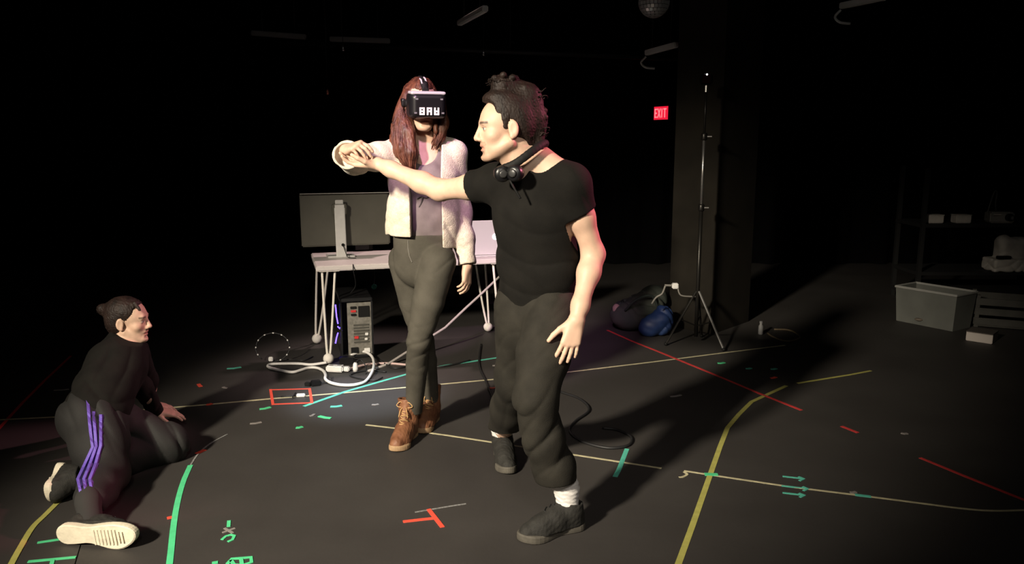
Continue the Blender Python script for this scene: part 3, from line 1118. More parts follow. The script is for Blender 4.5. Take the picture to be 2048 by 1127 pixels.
    # image-right side: shorter ends beside the cheek
    v.chain([at(880, 215, 3.78), at(884, 245, 3.74), at(880, 275, 3.73), at(870, 288, 3.72)], [0.030, 0.030, 0.026, 0.010], 0.02)
    v.chain([at(870, 230, 3.70), at(872, 262, 3.69)], [0.012, 0.010], 0.02)
    v.chain([at(845, 225, 3.84), at(845, 300, 3.90)], [0.075, 0.070], 0.03)
    n1 = sines(41, [(70, 20, 6), (95, 30, -8), (40, 80, 7), (130, 10, 9), (55, 60, -5)], 0.0034, 0.8)
    n2 = sines(42, [(14, 6, 5), (18, 8, -4)], 0.0040, 0.8)
    v.displace(lambda x, y, z: n1(x, y, z) + n2(x, y, z))
    V, Fq = v.mesh()
    hair = obj('hair', V, Fq, M_HAIR_R, root, True)
    r = np.random.default_rng(17)
    mb = MB()
    locks = [([(818, 178, 3.71), (806, 215, 3.70), (802, 255, 3.68), (806, 298, 3.645), (821, 338, 3.63)], (0.020, 0.030, 0.041, 0.040, 0.014), 90),
             ([(808, 225, 3.71), (800, 262, 3.71), (797, 290, 3.69), (806, 322, 3.65)], (0.026, 0.032, 0.030, 0.012), 40),
             ([(876, 200, 3.74), (881, 235, 3.735), (880, 268, 3.72), (868, 292, 3.71)], (0.022, 0.028, 0.026, 0.012), 40)]
    for pts, rad, cnt in locks:
        for _ in range(cnt):
            an = r.uniform(2.6, 6.8)
            wob = r.uniform(-0.5, 0.5)
            P = []
            for j, (x, y, Y) in enumerate(pts):
                q = at(x, y, Y)
                aa = an + wob * j / len(pts)
                P.append(q + Vector((math.cos(aa), math.sin(aa), 0)) * (rad[j] * 1.04) + Vector((0, 0, r.uniform(-0.02, 0.02) if j == len(pts) - 1 else 0)))
            P = catmull(P, 3)
            mb.tube(P, [0.0026 * (1 - 0.75 * (i / len(P)) ** 2) for i in range(len(P))], 5)
    tag(mb.build('hair_strands', M_HAIR_R, hair, True), kind='stuff')

    # --- T-shirt
    lo, hi = bounds([J[n] for n in ('pel', 'wai', 'che', 'upc', 'sL', 'sR')], 0.17)
    v = Vol(lo, hi, 0.0055)
    tee = [at(846, 480, 3.80), at(847, 450, 3.80), J['wai'], J['che'], J['upc']]
    v.chain(tee, [0.136, 0.130, 0.112, 0.122, 0.086], 0.05, flat=FL)
    for sx in (-1, 1):
        v.ell(at(848 + sx * 24, 358, 3.70), (0.052, 0.040, 0.052), None, 0.04)
    v.cone(J['sL'].lerp(J['sR'], 0.1), J['sR'].lerp(J['sL'], 0.1), 0.046, 0.046, 0.05)
    v.displace(sines(51, [(8, 0, 10), (-9, 0, 9), (12, 0, 3)], 0.0040, 1.4))
    v.cut(at(846, 479, 3.80), (0, 0, -1))
    v.ell(at(846, 296, 3.66), (0.072, 0.12, 0.078), None, 0.006, 'sub')
    V, Fq = v.mesh()
    tee_o = obj('t_shirt', V, Fq, M_MAUVE, root, True)
    for seg in ([(834, 397), (842, 392), (852, 395), (858, 390)], [(845, 394), (843, 404), (838, 414)]):
        pts = [v.hit(x, y, 0.0008, base=3.6) for x, y in seg]
        pts = [p for p in pts if p is not None]
        if len(pts) > 2:
            MB().tube(catmull(pts, 4), 0.0032, 6).build('print_line', M_PRINT, tee_o)

    # --- jeans
    lo, hi = bounds([J[n] for n in ('pel', 'hL', 'hR', 'kL', 'kR', 'aL', 'aR')], 0.16)
    v = Vol(lo, hi, 0.0052)
    v.cone(at(846, 478, 3.80), at(846, 520, 3.81), 0.141, 0.141, 0.04, flat=axis_flat(tf, 0.72))
    for sd in 'LR':
        h, k_, a = J['h' + sd], J['k' + sd], J['a' + sd]
        cal = k_.lerp(a, 0.35) + Vector((0, 0.012, 0))
        v.chain([h, h.lerp(k_, 0.5), k_, cal, a + Vector((0, 0, -0.02))], [0.086, 0.077, 0.055, 0.054, 0.042], 0.010)
    fd = creases(61, [(7, 0, 10), (-8, 0, 13)], 0.0048, 0.7)
    zk = float(J['kL'].z)
    v.displace(lambda x, y, z: fd(x, y, z) * (0.15 + np.exp(-((z - zk) / 0.09) ** 2) + np.exp(-((z - 0.90) / 0.06) ** 2)))
    v.cut(at(846, 466, 3.80), (0, 0, 1))
    for sd in 'LR':
        a = J['a' + sd]
        v.cyl(a + Vector((0, 0, -0.035)), a + Vector((0, 0, -0.14)), 0.09)
    V, Fq = v.mesh()
    jo = obj('jeans', V, Fq, M_JEANS, root, True)
    fly = [v.hit(x, y, 0.0006, base=3.6) for x, y in ((816, 480), (816, 496), (819, 512), (824, 524))]
    fly = [p for p in fly if p is not None]
    if len(fly) > 2:
        MB().tube(fly, 0.0022, 6).build('fly_seam', mat('pale_denim_seam', (0.16, 0.15, 0.13), 0.9), jo)
    band = [v.hit(x, y, 0.0, base=3.6) for x, y in ((790, 490), (805, 492), (825, 492))]

    # --- jacket: open shell over the T-shirt
    lo, hi = bounds([J[n] for n in ('pel', 'wai', 'che', 'upc', 'sL', 'sR', 'eL', 'eR', 'wL', 'wR')], 0.17)
    v = Vol(lo, hi, 0.0055)
    v.chain([at(846, 500, 3.81), at(847, 450, 3.80), J['wai'], J['che'], J['upc']], [0.172, 0.166, 0.158, 0.156, 0.106], 0.05, flat=axis_flat(tf, 0.78))
    v.cone(J['sL'] + Vector((0, 0, 0.004)), J['sR'] + Vector((0, 0, 0.004)), 0.057, 0.057, 0.06)
    v.cone(J['nkb'] + Vector((0, 0.02, -0.01)), J['sL'] + Vector((0, 0, 0.015)), 0.055, 0.045, 0.04)
    v.cone(J['nkb'] + Vector((0, 0.02, -0.01)), J['sR'] + Vector((0, 0, 0.015)), 0.055, 0.045, 0.04)
    edgeL, edgeR = at(819, 400, 3.65), at(882, 400, 3.65)
    xc, hw = (edgeL.x + edgeR.x) / 2, (edgeR.x - edgeL.x) / 2
    v.cut(at(800, 472, 3.70), (0, 0, -1), (-9, -9, -9), (xc, 9, 9))
    v.cut(at(900, 497, 3.70), (0, 0, -1), (xc, -9, -9), (9, 9, 9))
    # sleeves
    eR2 = J['eR'] + Vector((-0.012, 0, -0.012))
    cuffR = eR2.lerp(J['wR'], 0.80) + Vector((-0.004, 0, -0.012))
    v.chain([J['sR'], J['sR'].lerp(eR2, 0.5), eR2, cuffR], [0.062, 0.060, 0.062, 0.061], 0.03)
    cuffL = J['wL'] + (J['eL'] - J['wL']).normalized() * 0.008
    v.chain([J['sL'], J['sL'].lerp(J['eL'], 0.5), J['eL'], J['eL'].lerp(cuffL, 0.5), cuffL], [0.060, 0.056, 0.053, 0.048, 0.044], 0.03)
    v.displace(creases(71, [(5, 2, 7), (-6, 3, 6)], 0.0065, 0.9), 0.04)
    # hollow it, open the front and the neck
    v.chain([at(846, 540, 3.80), at(847, 450, 3.80), J['wai'], J['che'], J['upc'] + Vector((0, 0, -0.02))], [0.142, 0.136, 0.124, 0.126, 0.080], 0.01, 'sub', flat=FL)
    for sx in (-1, 1):
        v.ell(at(848 + sx * 24, 358, 3.70), (0.054, 0.044, 0.054), None, 0.01, 'sub')
    v.box((xc, 3.80 - 0.25, 1.05), (hw, 0.25, 0.42), None, 0.004, 0.0, 'sub')
    v.cone(at(846, 285, 3.74), at(847, 330, 3.58), 0.062, 0.075, 0.01, 'sub')
    dR = (J['wR'] - eR2).normalized()
    v.cyl(cuffR, cuffR + dR * 0.09, 0.085)
    v.cyl(cuffR - dR * 0.05, cuffR + dR * 0.09, 0.050)
    dL = (J['wL'] - J['eL']).normalized()
    v.cyl(cuffL, cuffL + dL * 0.09, 0.07)
    v.cyl(cuffL - dL * 0.03, cuffL + dL * 0.09, 0.036)
    V, Fq = v.mesh()
    obj('jacket', V, Fq, M_WOOL, root, True)
    shoe(root, hl, tl, (0, 0, 1), 'boot', -1)
    shoe(root, hr, tr, (0, 0, 1), 'boot', 1)
    return root, H, J


woman, WOM_H, WOM_J = build_woman()


# ================================================================== the person kneeling on the floor
def build_kneeler():
    root = thing('person', 'kneeling person in black with purple striped track trousers, at the left edge', 'person', (-1.75, 3.35, 0))
    J = dict(
        pel=at(198, 815, 3.47), wai=at(212, 775, 3.55), che=at(236, 728, 3.68), upc=at(250, 702, 3.74),
        sR=at(232, 715, 3.63), eR=at(286, 775, 3.80), wR=at(312, 822, 3.97),
        sL=at(272, 702, 3.86), eL=at(296, 760, 3.98), wL=at(300, 806, 4.02),
        hR=at(184, 832, 3.42), kR=at(216, 948, 3.22), aR=at(177, 1006, 2.92),
        hL=at(215, 838, 3.56), kL=at(336, 892, 3.60), aL=at(150, 955, 3.27))
    hc = at(257, 640, 3.76)
    H = Head(hc, lookM((0.975, 0.10, -0.05), (0, 0, 1)), 0.92)
    tl, hl = at(112, 1000, 3.13), at(140, 926, 3.26)
    hR_, tR_ = at(126, 1058, 2.82), at(277, 1058, 2.77)
    hbox = bounds([hc], 0.14)
    lo, hi = bounds(list(J.values()) + [hc, tl, hl, hR_, tR_], 0.15)
    lo[2] = -0.02
    b = bounds([J['wR'] + Vector((0.06, 0.03, -0.02))], 0.10)
    v = Vol(lo, hi, 0.009, [(hbox[0], hbox[1], 0.0040), (b[0], b[1], 0.004)])
    side = Vector((0.55, -0.45, 0.0)).normalized()
    v.chain([J['pel'], J['wai'], J['che'], J['upc']], [0.120, 0.098, 0.105, 0.080], 0.05)
    v.cone(J['sL'], J['sR'], 0.045, 0.045, 0.05)
    v.cone(J['upc'] + Vector((0, 0, 0.0)), H.w(0, -0.03, -0.055), 0.058, 0.048, 0.03)
    for sd in 'LR':
        v.chain([J['h' + sd], J['k' + sd], J['a' + sd]], [0.075, 0.050, 0.034], 0.03)
        s_, e_, w_ = J['s' + sd], J['e' + sd], J['w' + sd]
        v.chain([s_, e_, e_.lerp(w_, 0.3), w_], [0.042, 0.034, 0.034, 0.024], 0.03)
    v.cone(J['aR'], hR_.lerp(tR_, 0.32) + Vector((0, 0.03, 0)), 0.034, 0.026, 0.02)
    v.cone(J['aL'], hl.lerp(tl, 0.5) + Vector((0.05, 0.0, 0)), 0.034, 0.026, 0.02)
    hand(v, J['wR'], Vector((0.9, 0.25, -0.22)), (0.1, -0.15, 1), 1,
         [(0.1, 0.3, 0.2), (0.1, 0.3, 0.2), (0.12, 0.3, 0.2), (0.15, 0.3, 0.2)], 0.08, 0.88)
    hand(v, J['wL'], Vector((0.75, 0.4, -0.35)), (0.1, 0, 1), -1,
         [(0.1, 0.3, 0.2), (0.1, 0.3, 0.2), (0.12, 0.3, 0.2), (0.15, 0.3, 0.2)], 0.08, 0.88)
    H.sculpt(v, male=False)
    V, Fq = v.mesh()
    T = H.paint(V, SK_M, (0.48, 0.19, 0.16), (0.045, 0.028, 0.02))
    obj('body', V, Fq, SKIN, root, True, T)
    # hair tied in a small bun
    b = bounds([hc], 0.19)
    v = Vol(b[0], b[1], 0.004)
    H.e(v, (0, -0.018, 0.046), (0.080, 0.102, 0.082), 0.0)
    H.e(v, (0, -0.050, 0.0), (0.078, 0.066, 0.085), 0.02)
    H.b(v, (0, 0.146, -0.02), (0.12, 0.10, 0.112), rad=0.03, k=0.008)
    H.b(v, (0, 0.050, -0.115), (0.12, 0.072, 0.100), rad=0.03, k=0.008)
    for sx in (-1, 1):
        H.e(v, (sx * 0.085, -0.014, -0.012), (0.020, 0.022, 0.036), 0.004, 'sub')
    H.e(v, (0, -0.125, 0.055), (0.028, 0.032, 0.030), 0.02)
    H.k(v, (-0.045, 0.050, 0.100), (-0.056, 0.078, 0.068), 0.012, 0.006, 0.012)
    v.displace(sines(13, [(60, 20, 90), (90, 70, 20), (30, 110, 60)], 0.0028, 1.4))
    V, Fq = v.mesh()
    obj('hair', V, Fq, M_HAIR_D, root, True)
    # long-sleeved top with a high collar
    lo, hi = bounds([J[n] for n in ('pel', 'wai', 'che', 'upc', 'sL', 'sR', 'eR', 'wR', 'eL', 'wL')], 0.17)
    v = Vol(lo, hi, 0.006)
    v.chain([J['pel'] + Vector((0, -0.01, 0.0)), J['wai'], J['che'], J['upc']], [0.136, 0.124, 0.126, 0.094], 0.05)
    v.cone(J['sL'], J['sR'], 0.060, 0.060, 0.05)
    v.cone(J['upc'] + Vector((0, 0, 0.03)), H.w(0, -0.022, -0.060), 0.072, 0.060, 0.03)
    for sd in 'LR':
        v.chain([J['s' + sd], J['e' + sd], J['w' + sd]], [0.058, 0.047, 0.036], 0.03)
    v.displace(creases(81, [(6, 3, 7), (9, 5, -4)], 0.0085, 0.8), 0.05)
    v.cut(H.w(0, -0.022, -0.070), H.M @ Vector((0, 0.45, 1)))
    for sd in 'LR':
        d = (J['w' + sd] - J['e' + sd]).normalized()
        v.cyl(J['w' + sd], J['w' + sd] + d * 0.09, 0.07)
    V, Fq = v.mesh()
    obj('top', V, Fq, M_TEE, root, True)
    # track trousers with three stripes down the near leg
    lo, hi = bounds([J[n] for n in ('pel', 'hL', 'hR', 'kL', 'kR', 'aL', 'aR')], 0.17)
    v = Vol(lo, hi, 0.006)
    v.ell(J['pel'] + Vector((-0.02, -0.02, -0.04)), (0.150, 0.145, 0.125), None, 0.03)
    v.chain([J['hR'], J['hR'].lerp(J['kR'], 0.5), J['kR']], [0.118, 0.110, 0.084], 0.05)
    v.chain([J['kR'], J['kR'].lerp(J['aR'], 0.5), J['aR'] + (J['kR'] - J['aR']) * 0.12], [0.084, 0.074, 0.064], 0.03)
    v.chain([J['hL'], J['kL'] + Vector((0, 0, 0.01)), J['kL'].lerp(J['aL'], 0.5), J['aL']], [0.112, 0.088, 0.066, 0.052], 0.05)
    v.displace(creases(91, [(7, 3, 7), (9, 6, 3)], 0.0110, 0.8), 0.05)
    d = (J['aR'] - J['kR']).normalized()
    c = J['aR'] + d * 0.020
    v.cyl(c, c + d * 0.15, 0.10)
    d2 = (J['aL'] - J['kL']).normalized()
    v.cyl(J['aL'], J['aL'] + d2 * 0.12, 0.09)
    V, Fq = v.mesh()
    tro = obj('track_trousers', V, Fq, mat('black_track_cloth', (0.0078, 0.0074, 0.0070), 0.8, var=0.25, scale=12, bump=0.2, bscale=240), root, True)
    # stripes follow the cloth
    lines = [[(174, 788), (176, 810), (178, 835), (181, 865), (185, 893), (170, 925), (155, 957), (161, 984)],
             [(187, 822), (188, 840), (190, 866), (192, 892), (180, 925), (167, 957), (172, 984)],
             [(201, 828), (201, 845), (201, 870), (201, 890), (191, 925), (179, 957), (183, 982)]]
    for ln in lines:
        pts = []
        for i in range(len(ln) - 1):
            for t in (0, 0.25, 0.5, 0.75):
                pts.append((ln[i][0] * (1 - t) + ln[i + 1][0] * t, ln[i][1] * (1 - t) + ln[i + 1][1] * t))
        pts.append(ln[-1])
        Ls, Rs = [], []
        for x, y in pts:
            a, b_ = v.hit(x - 2.9, y, 0.010, base=3.1), v.hit(x + 2.9, y, 0.010, base=3.1)
            if a is not None and b_ is not None and (a - b_).length < 0.06:
                Ls.append(a)
                Rs.append(b_)
        n = len(Ls)
        if n < 3:
            continue
        off = Vector((0, 0.016, -0.006))
        vs = Ls + Rs + [p + off for p in Ls] + [p + off for p in Rs]
        fs = []
        for i in range(n - 1):
            fs += [(i, i + 1, n + i + 1, n + i), (2 * n + i, 3 * n + i, 3 * n + i + 1, 2 * n + i + 1),
                   (i, 2 * n + i, 2 * n + i + 1, i + 1), (n + i, n + i + 1, 3 * n + i + 1, 3 * n + i)]
        fs += [(0, n, 3 * n, 2 * n), (n - 1, 3 * n - 1, 4 * n - 1, 2 * n - 1)]
        obj('stripe', vs, fs, M_STRIPE, tro, False)
    # socks
    for a, t in ((J['aR'] + Vector((0, 0, 0.01)), hR_.lerp(tR_, 0.34) + Vector((0, 0.02, 0.0))), (J['aL'], hl.lerp(tl, 0.3))):
        b = bounds([a, t], 0.12)
        v = Vol(b[0], b[1], 0.005)
        v.chain([a - (t - a).normalized() * 0.02, a, t], [0.042, 0.044, 0.044], 0.02)
        V, Fq = v.mesh()
        obj('sock', V, Fq, mat('dark_sock', (0.02, 0.019, 0.018), 0.9), root, True)
    # near shoe on its side with the sole to the camera; far shoe on its toes
    shoe(root, hR_ + Vector((0, -0.045, 0)), tR_ + Vector((0, -0.045, 0)), (0.0, 1, 0.02), 'trainer', -1)
    shoe(root, hl + Vector((-0.03, -0.02, 0)), tl + Vector((-0.03, -0.02, 0.012)), (0.95, 0.30, 0.2), 'trainer', 1)
    return root, H, J


kneeler, KN_H, KN_J = build_kneeler()


# ================================================================== headset on the woman's head
def build_headset():
    H = WOM_H
    root = thing('virtual_reality_headset', 'black goggle headset with three white marks strapped over the woman\'s eyes', 'headset', tuple(H.w(0, 0.10, 0.0)))

    def LV(V):
        return np.asarray(V) @ np.array(H.M * H.sc).T + np.array(H.c)

    def put(name, v, m, parent=root):
        V, Fq = v.mesh()
        return obj(name, LV(V), Fq[:, ::-1].copy(), m, parent, True)
    v = Vol((-0.12, 0.03, -0.08), (0.12, 0.20, 0.10), 0.0045)
    v.box((0, 0.105, 0.006), (0.088, 0.050, 0.060), None, 0.026)
    v.box((0, 0.140, 0.006), (0.077, 0.026, 0.052), None, 0.020, 0.012)
    v.ell((0, 0.080, -0.055), (0.028, 0.06, 0.030), None, 0.015, 'sub')
    put('visor', v, M_BLACK)
    v = Vol((-0.12, 0.08, 0.04), (0.12, 0.19, 0.10), 0.004)
    v.box((0, 0.112, 0.062), (0.082, 0.044, 0.008), None, 0.007)
    put('top_edge', v, mat('grey_headset_rim', (0.42, 0.41, 0.43), 0.45))
    for sx in (-1, 1):          # sensor dimples
        for (px_, pz) in ((0.058, 0.036), (0.064, -0.026)):
            mb = MB().box((sx * px_, 0.166, pz), (0.012, 0.003, 0.007))
            mb.v = [tuple(p) for p in LV(mb.v)]
            mb.build('sensor', mat('grey_sensor', (0.16, 0.16, 0.17), 0.4), root)
    # three white block characters
    for i, cx in enumerate((-0.034, 0.0, 0.034)):
        mb = MB()
        w, h, t = 0.024, 0.034, 0.0075
        y0, zc = 0.1672, -0.018
        for sx in (-1, 1):
            mb.box((cx + sx * (w - t) / 2, y0, zc), (t, 0.003, h))
        for zz in {0: (1, 0, -1), 1: (1, 0), 2: (0, -1)}[i]:
            mb.box((cx, y0, zc + zz * (h - t) / 2), (w - 2 * t, 0.003, t))
        mb.v = [tuple(p) for p in LV(mb.v)]
        mb.build('white_mark', M_WHITEPL, root)
    # side strap, top strap, rear cradle
    v = Vol((-0.12, -0.15, -0.07), (0.12, 0.09, 0.16), 0.0045)
    for sx in (-1, 1):
        v.chain([(sx * 0.086, 0.075, 0.012), (sx * 0.090, 0.0, 0.018), (sx * 0.072, -0.075, 0.010), (0, -0.122, -0.005)], [0.017, 0.013, 0.013, 0.018], 0.01, flat=((1, 0, 0), 0.55))
    v.chain([(0, 0.090, 0.070), (0, 0.062, 0.104), (0, -0.010, 0.126), (0, -0.085, 0.104), (0, -0.120, 0.02)], [0.016, 0.017, 0.017, 0.015, 0.018], 0.01, flat=((0, 0.3, 1), 0.6))
    put('strap', v, M_DARK)
    v = Vol((-0.12, -0.03, -0.02), (-0.07, 0.09, 0.05), 0.004)
    v.box((-0.094, 0.025, 0.014), (0.010, 0.030, 0.020), None, 0.008)
    put('side_arm', v, M_BLACK)
    for (a, b) in (((-0.012, 0.076, 0.102), (-0.012, 0.030, 0.124)), ((0.010, 0.066, 0.108), (0.012, 0.010, 0.130))):
        mb = MB()
        mb.tube([a, ((a[0] + b[0]) / 2, (a[1] + b[1]) / 2, (a[2] + b[2]) / 2 + 0.006), b], 0.004, 6)
        mb.v = [tuple(p) for p in LV(mb.v)]
        mb.build('strap_buckle', mat('pale_buckle', (0.5, 0.48, 0.5), 0.4), root)


build_headset()


# ================================================================== headphones round the man's neck
def build_headphones():
    c = at(1040, 322, 2.98)
    root = thing('headphones', 'black headphones hanging round the man\'s neck at his throat', 'headphones', tuple(c))
    # the band runs from the cups under the chin, round the near side of the neck to the nape
    pts = [at(1004, 338, 2.90), at(1032, 326, 2.885), at(1062, 304, 2.895), at(1084, 288, 2.94), at(1090, 288, 3.02), at(1072, 305, 3.10), at(1035, 328, 3.10), at(1008, 340, 3.02)]
    lo, hi = bounds(pts, 0.06)
    v = Vol(lo, hi, 0.004)
    P = catmull(pts, 4)
    v.chain(P, [0.0145] * len(P), 0.004, flat=((0.2, -0.8, 0.2), 0.55))
    V, Fq = v.mesh()
    obj('headband', V, Fq, M_DARK, root, True)
    for (x, y, Y, yaw) in ((1004, 347, 2.878, 15), (1030, 346, 2.868, -25)):
        R = (Matrix.Rotation(math.radians(yaw), 3, 'Z') @ Matrix.Rotation(math.radians(90), 3, 'X'))
        q = at(x, y, Y)
        cup = MB().lathe(q, [(0.012, -0.026), (0.026, -0.024), (0.030, -0.012), (0.030, 0.010), (0.025, 0.019), (0.012, 0.021)], 20, R).build('ear_cup', M_BLACK, root, True)
        MB().lathe(q + R @ Vector((0, 0, 0.021)), [(0.012, 0), (0.016, 0.002), (0.010, 0.004)], 16, R).build('cap_ring', mat('grey_cap', (0.035, 0.035, 0.035), 0.3), cup, True)
    MB().tube(catmull([at(1018, 356, 2.875), at(1026, 372, 2.865), at(1034, 385, 2.862), at(1041, 397, 2.862)], 5), 0.004, 7).build('cord', M_DARK, root, True)


build_headphones()


# ================================================================== tape on the floor
T_GREEN = mat('green_tape', (0.085, 0.60, 0.27), 0.6, var=0.08, scale=30)
T_TEAL = mat('teal_tape', (0.10, 0.50, 0.38), 0.6, var=0.10, scale=30)
T_YEL = mat('yellow_tape', (0.42, 0.40, 0.105), 0.6, var=0.10, scale=30)
T_BEIGE = mat('beige_tape', (0.50, 0.46, 0.29), 0.7, var=0.18, scale=25)
T_RED = mat('red_tape', (0.80, 0.085, 0.050), 0.6, var=0.06, scale=30)
T_DRED = mat('dark_red_tape', (0.55, 0.040, 0.040), 0.65, var=0.10, scale=30)
T_CHALK = mat('chalk_mark', (0.20, 0.20, 0.195), 0.9, var=0.4, scale=120)
T_GREY = mat('grey_tape', (0.22, 0.20, 0.19), 0.8)
_tz = [0.0]


def ribbon(mb, P, w, z0, z1, smooth=True):
    P = [Vector((p.x, p.y, 0)) for p in P]
    n = len(P)
    vs = []
    for i in range(n):
        t = (P[min(n - 1, i + 1)] - P[max(0, i - 1)]).normalized()
        s_ = Vector((-t.y, t.x, 0)) * (w / 2)
        for q, z in ((P[i] + s_, z0), (P[i] - s_, z0), (P[i] - s_, z1), (P[i] + s_, z1)):
            vs.append((q.x, q.y, z))
    fs = [(3, 2, 1, 0), (4 * n - 4, 4 * n - 3, 4 * n - 2, 4 * n - 1)]
    for i in range(n - 1):
        for k in range(4):
            a, b = 4 * i + k, 4 * i + (k + 1) % 4
            fs.append((a, b, b + 4, a + 4))
    mb.add(vs, fs)


def tape(pts, w, m, label, curve=False, group=None, name='floor_tape', more=()):
    """a strip (or several crossing strips of one mark) stuck to the floor, given by pixels"""
    mb = MB()
    _tz[0] += 0.00006
    z0, z1 = 0.0001, 0.0010 + _tz[0]
    first = gp(*pts[0])
    for j, ln in enumerate([pts] + list(more)):
        P = [gp(*p) for p in ln]
        if curve and len(P) > 2:
            P = catmull(P, 6)
        ribbon(mb, P, w, z0, z1 + j * 0.0002)
    o = mb.build(name, m, None, False, origin=(first.x, first.y, 0))
    return tag(o, label, 'tape', group)


tape([(-20, 876), (45, 805), (90, 760), (142, 711)], 0.018, T_DRED, 'long dark red tape line running off at the far left edge')
tape([(-20, 840), (118, 833), (325, 816), (420, 808), (540, 797), (700, 784), (770, 778), (870, 769), (1000, 757), (1150, 742), (1300, 724), (1440, 706), (1570, 690)], 0.017, T_BEIGE,
     'longest beige tape line, crossing the whole floor behind the two standing people')
tape([(608, 812), (690, 783), (770, 760), (860, 735), (1000, 714)], 0.024, T_TEAL, 'teal tape line slanting past the white cable and behind the woman\'s legs')
tape([(541, 779), (619, 777)], 0.016, T_RED, 'red tape rectangle outlined on the floor left of the white cable',
     more=[[(619, 776), (624, 806)], [(545, 808), (624, 805)], [(541, 778), (546, 809)]])
tape([(732, 849), (800, 857), (900, 871), (1050, 894), (1200, 917), (1323, 936)], 0.014, T_BEIGE, 'beige tape line passing just behind the man\'s feet')
tape([(1254, 897), (1247, 915), (1238, 938), (1230, 953)], 0.022, T_TEAL, 'green tape tick crossing the beige line right of the man', True)
tape([(1368, 941), (1420, 949), (1500, 961), (1590, 974), (1750, 994), (1850, 1007), (1930, 1017), (1990, 1021), (2070, 1019)], 0.013, T_BEIGE,
     'beige tape line curving off at the lower right edge', True)
tape([(1368, 943), (1374, 948), (1366, 953), (1358, 954)], 0.012, T_BEIGE, 'short hooked beige tape end left of the yellow line', True)
tape([(1352, 1140), (1385, 1050), (1420, 950), (1440, 893), (1455, 855), (1478, 828), (1503, 803), (1573, 771)], 0.024, T_YEL, 'long bent yellow tape line on the right half of the floor')
tape([(1595, 766), (1650, 757), (1700, 749), (1742, 741)], 0.018, T_YEL, 'dim yellow tape strip beyond the far end of the bent yellow line')
tape([(1215, 660), (1262, 681), (1310, 700), (1420, 745), (1520, 787), (1603, 820)], 0.020, T_DRED, 'long red tape line running from the bag to the bent yellow line')
tape([(1683, 852), (1716, 865)], 0.020, T_DRED, 'short lone red tape strip right of the bent yellow line')
tape([(1840, 915), (1930, 952), (2070, 1008)], 0.018, T_DRED, 'red tape line leaving the frame at the right edge')
tape([(1409, 948), (1436, 949)], 0.030, T_GREEN, 'green tape patch where the yellow and beige lines cross')
for (x0, y0, x1, y1, lab) in ((1565, 952, 1608, 957, 'farthest of three green tape arrows beside the beige line'),
                              (1563, 971, 1616, 977, 'middle of three green tape arrows, lying on the beige line'),
                              (1565, 985, 1609, 990, 'nearest of three green tape arrows beside the beige line')):
    tape([(x0, y0), (x1, y1)], 0.012, T_TEAL, lab, group='green arrows', more=[[(x1 - 11, y1 - 4), (x1, y1), (x1 - 9, y1 + 4)]])
tape([(1710, 989), (1742, 993)], 0.020, T_TEAL, 'small teal tape piece on the beige line right of the arrows')
tape([(336, 1150), (341, 1110), (348, 1045), (356, 1000), (367, 962), (381, 930)], 0.023, T_GREEN, 'thick green tape arc beside the kneeling person', True)
tape([(381, 930), (396, 908), (420, 887), (455, 868)], 0.008, T_CHALK, 'faint chalk arc continuing the thick green tape', True)
tape([(393, 907), (410, 899)], 0.022, T_RED, 'red tape bit on the chalk arc beyond the green tape')
tape([(334, 1036), (344, 1034)], 0.020, T_RED, 'red tape bit touching the left side of the green arc')
tape([(806, 1043), (840, 1039), (868, 1036)], 0.018, T_RED, 'red tape mark shaped like a T left of the man\'s front shoe', more=[[(857, 1018), (871, 1036), (885, 1054)]])
tape([(830, 1024), (900, 1012), (932, 1007)], 0.006, T_CHALK, 'faint chalk scratch above the red T mark')
tape([(458, 1041), (457, 1053)], 0.014, T_GREEN, 'short upright green tape dash above the small grey cross')
tape([(444, 1079), (452, 1072), (462, 1069), (469, 1071), (465, 1079), (456, 1083)], 0.012, T_GREEN, 'curled green tape figure below the small grey cross')
tape([(445, 1065), (470, 1056)], 0.010, T_GREY, 'small grey tape cross between two green marks', more=[[(449, 1056), (466, 1066)]])
tape([(455, 1127), (464, 1117), (482, 1116), (502, 1114), (503, 1124), (486, 1130), (468, 1129), (462, 1120)], 0.014, T_GREEN, 'green tape figure eight cut off by the bottom edge', more=[[(482, 1116), (484, 1130)]])
tape([(424, 1126), (436, 1124)], 0.016, T_GREEN, 'green tape bit left of the figure eight at the bottom edge')
tape([(75, 1085), (122, 1078)], 0.013, T_GREEN, 'thin green tape strip beside the kneeling person\'s near shoe')
tape([(56, 1123), (152, 1114)], 0.014, T_GREEN, 'green tape mark shaped like a T in the bottom left corner', more=[[(106, 1118), (100, 1140)]])
tape([(16, 1140), (40, 1096), (65, 1055), (90, 1030), (118, 1002)], 0.022, T_YEL, 'yellow tape line in the bottom left corner', True)
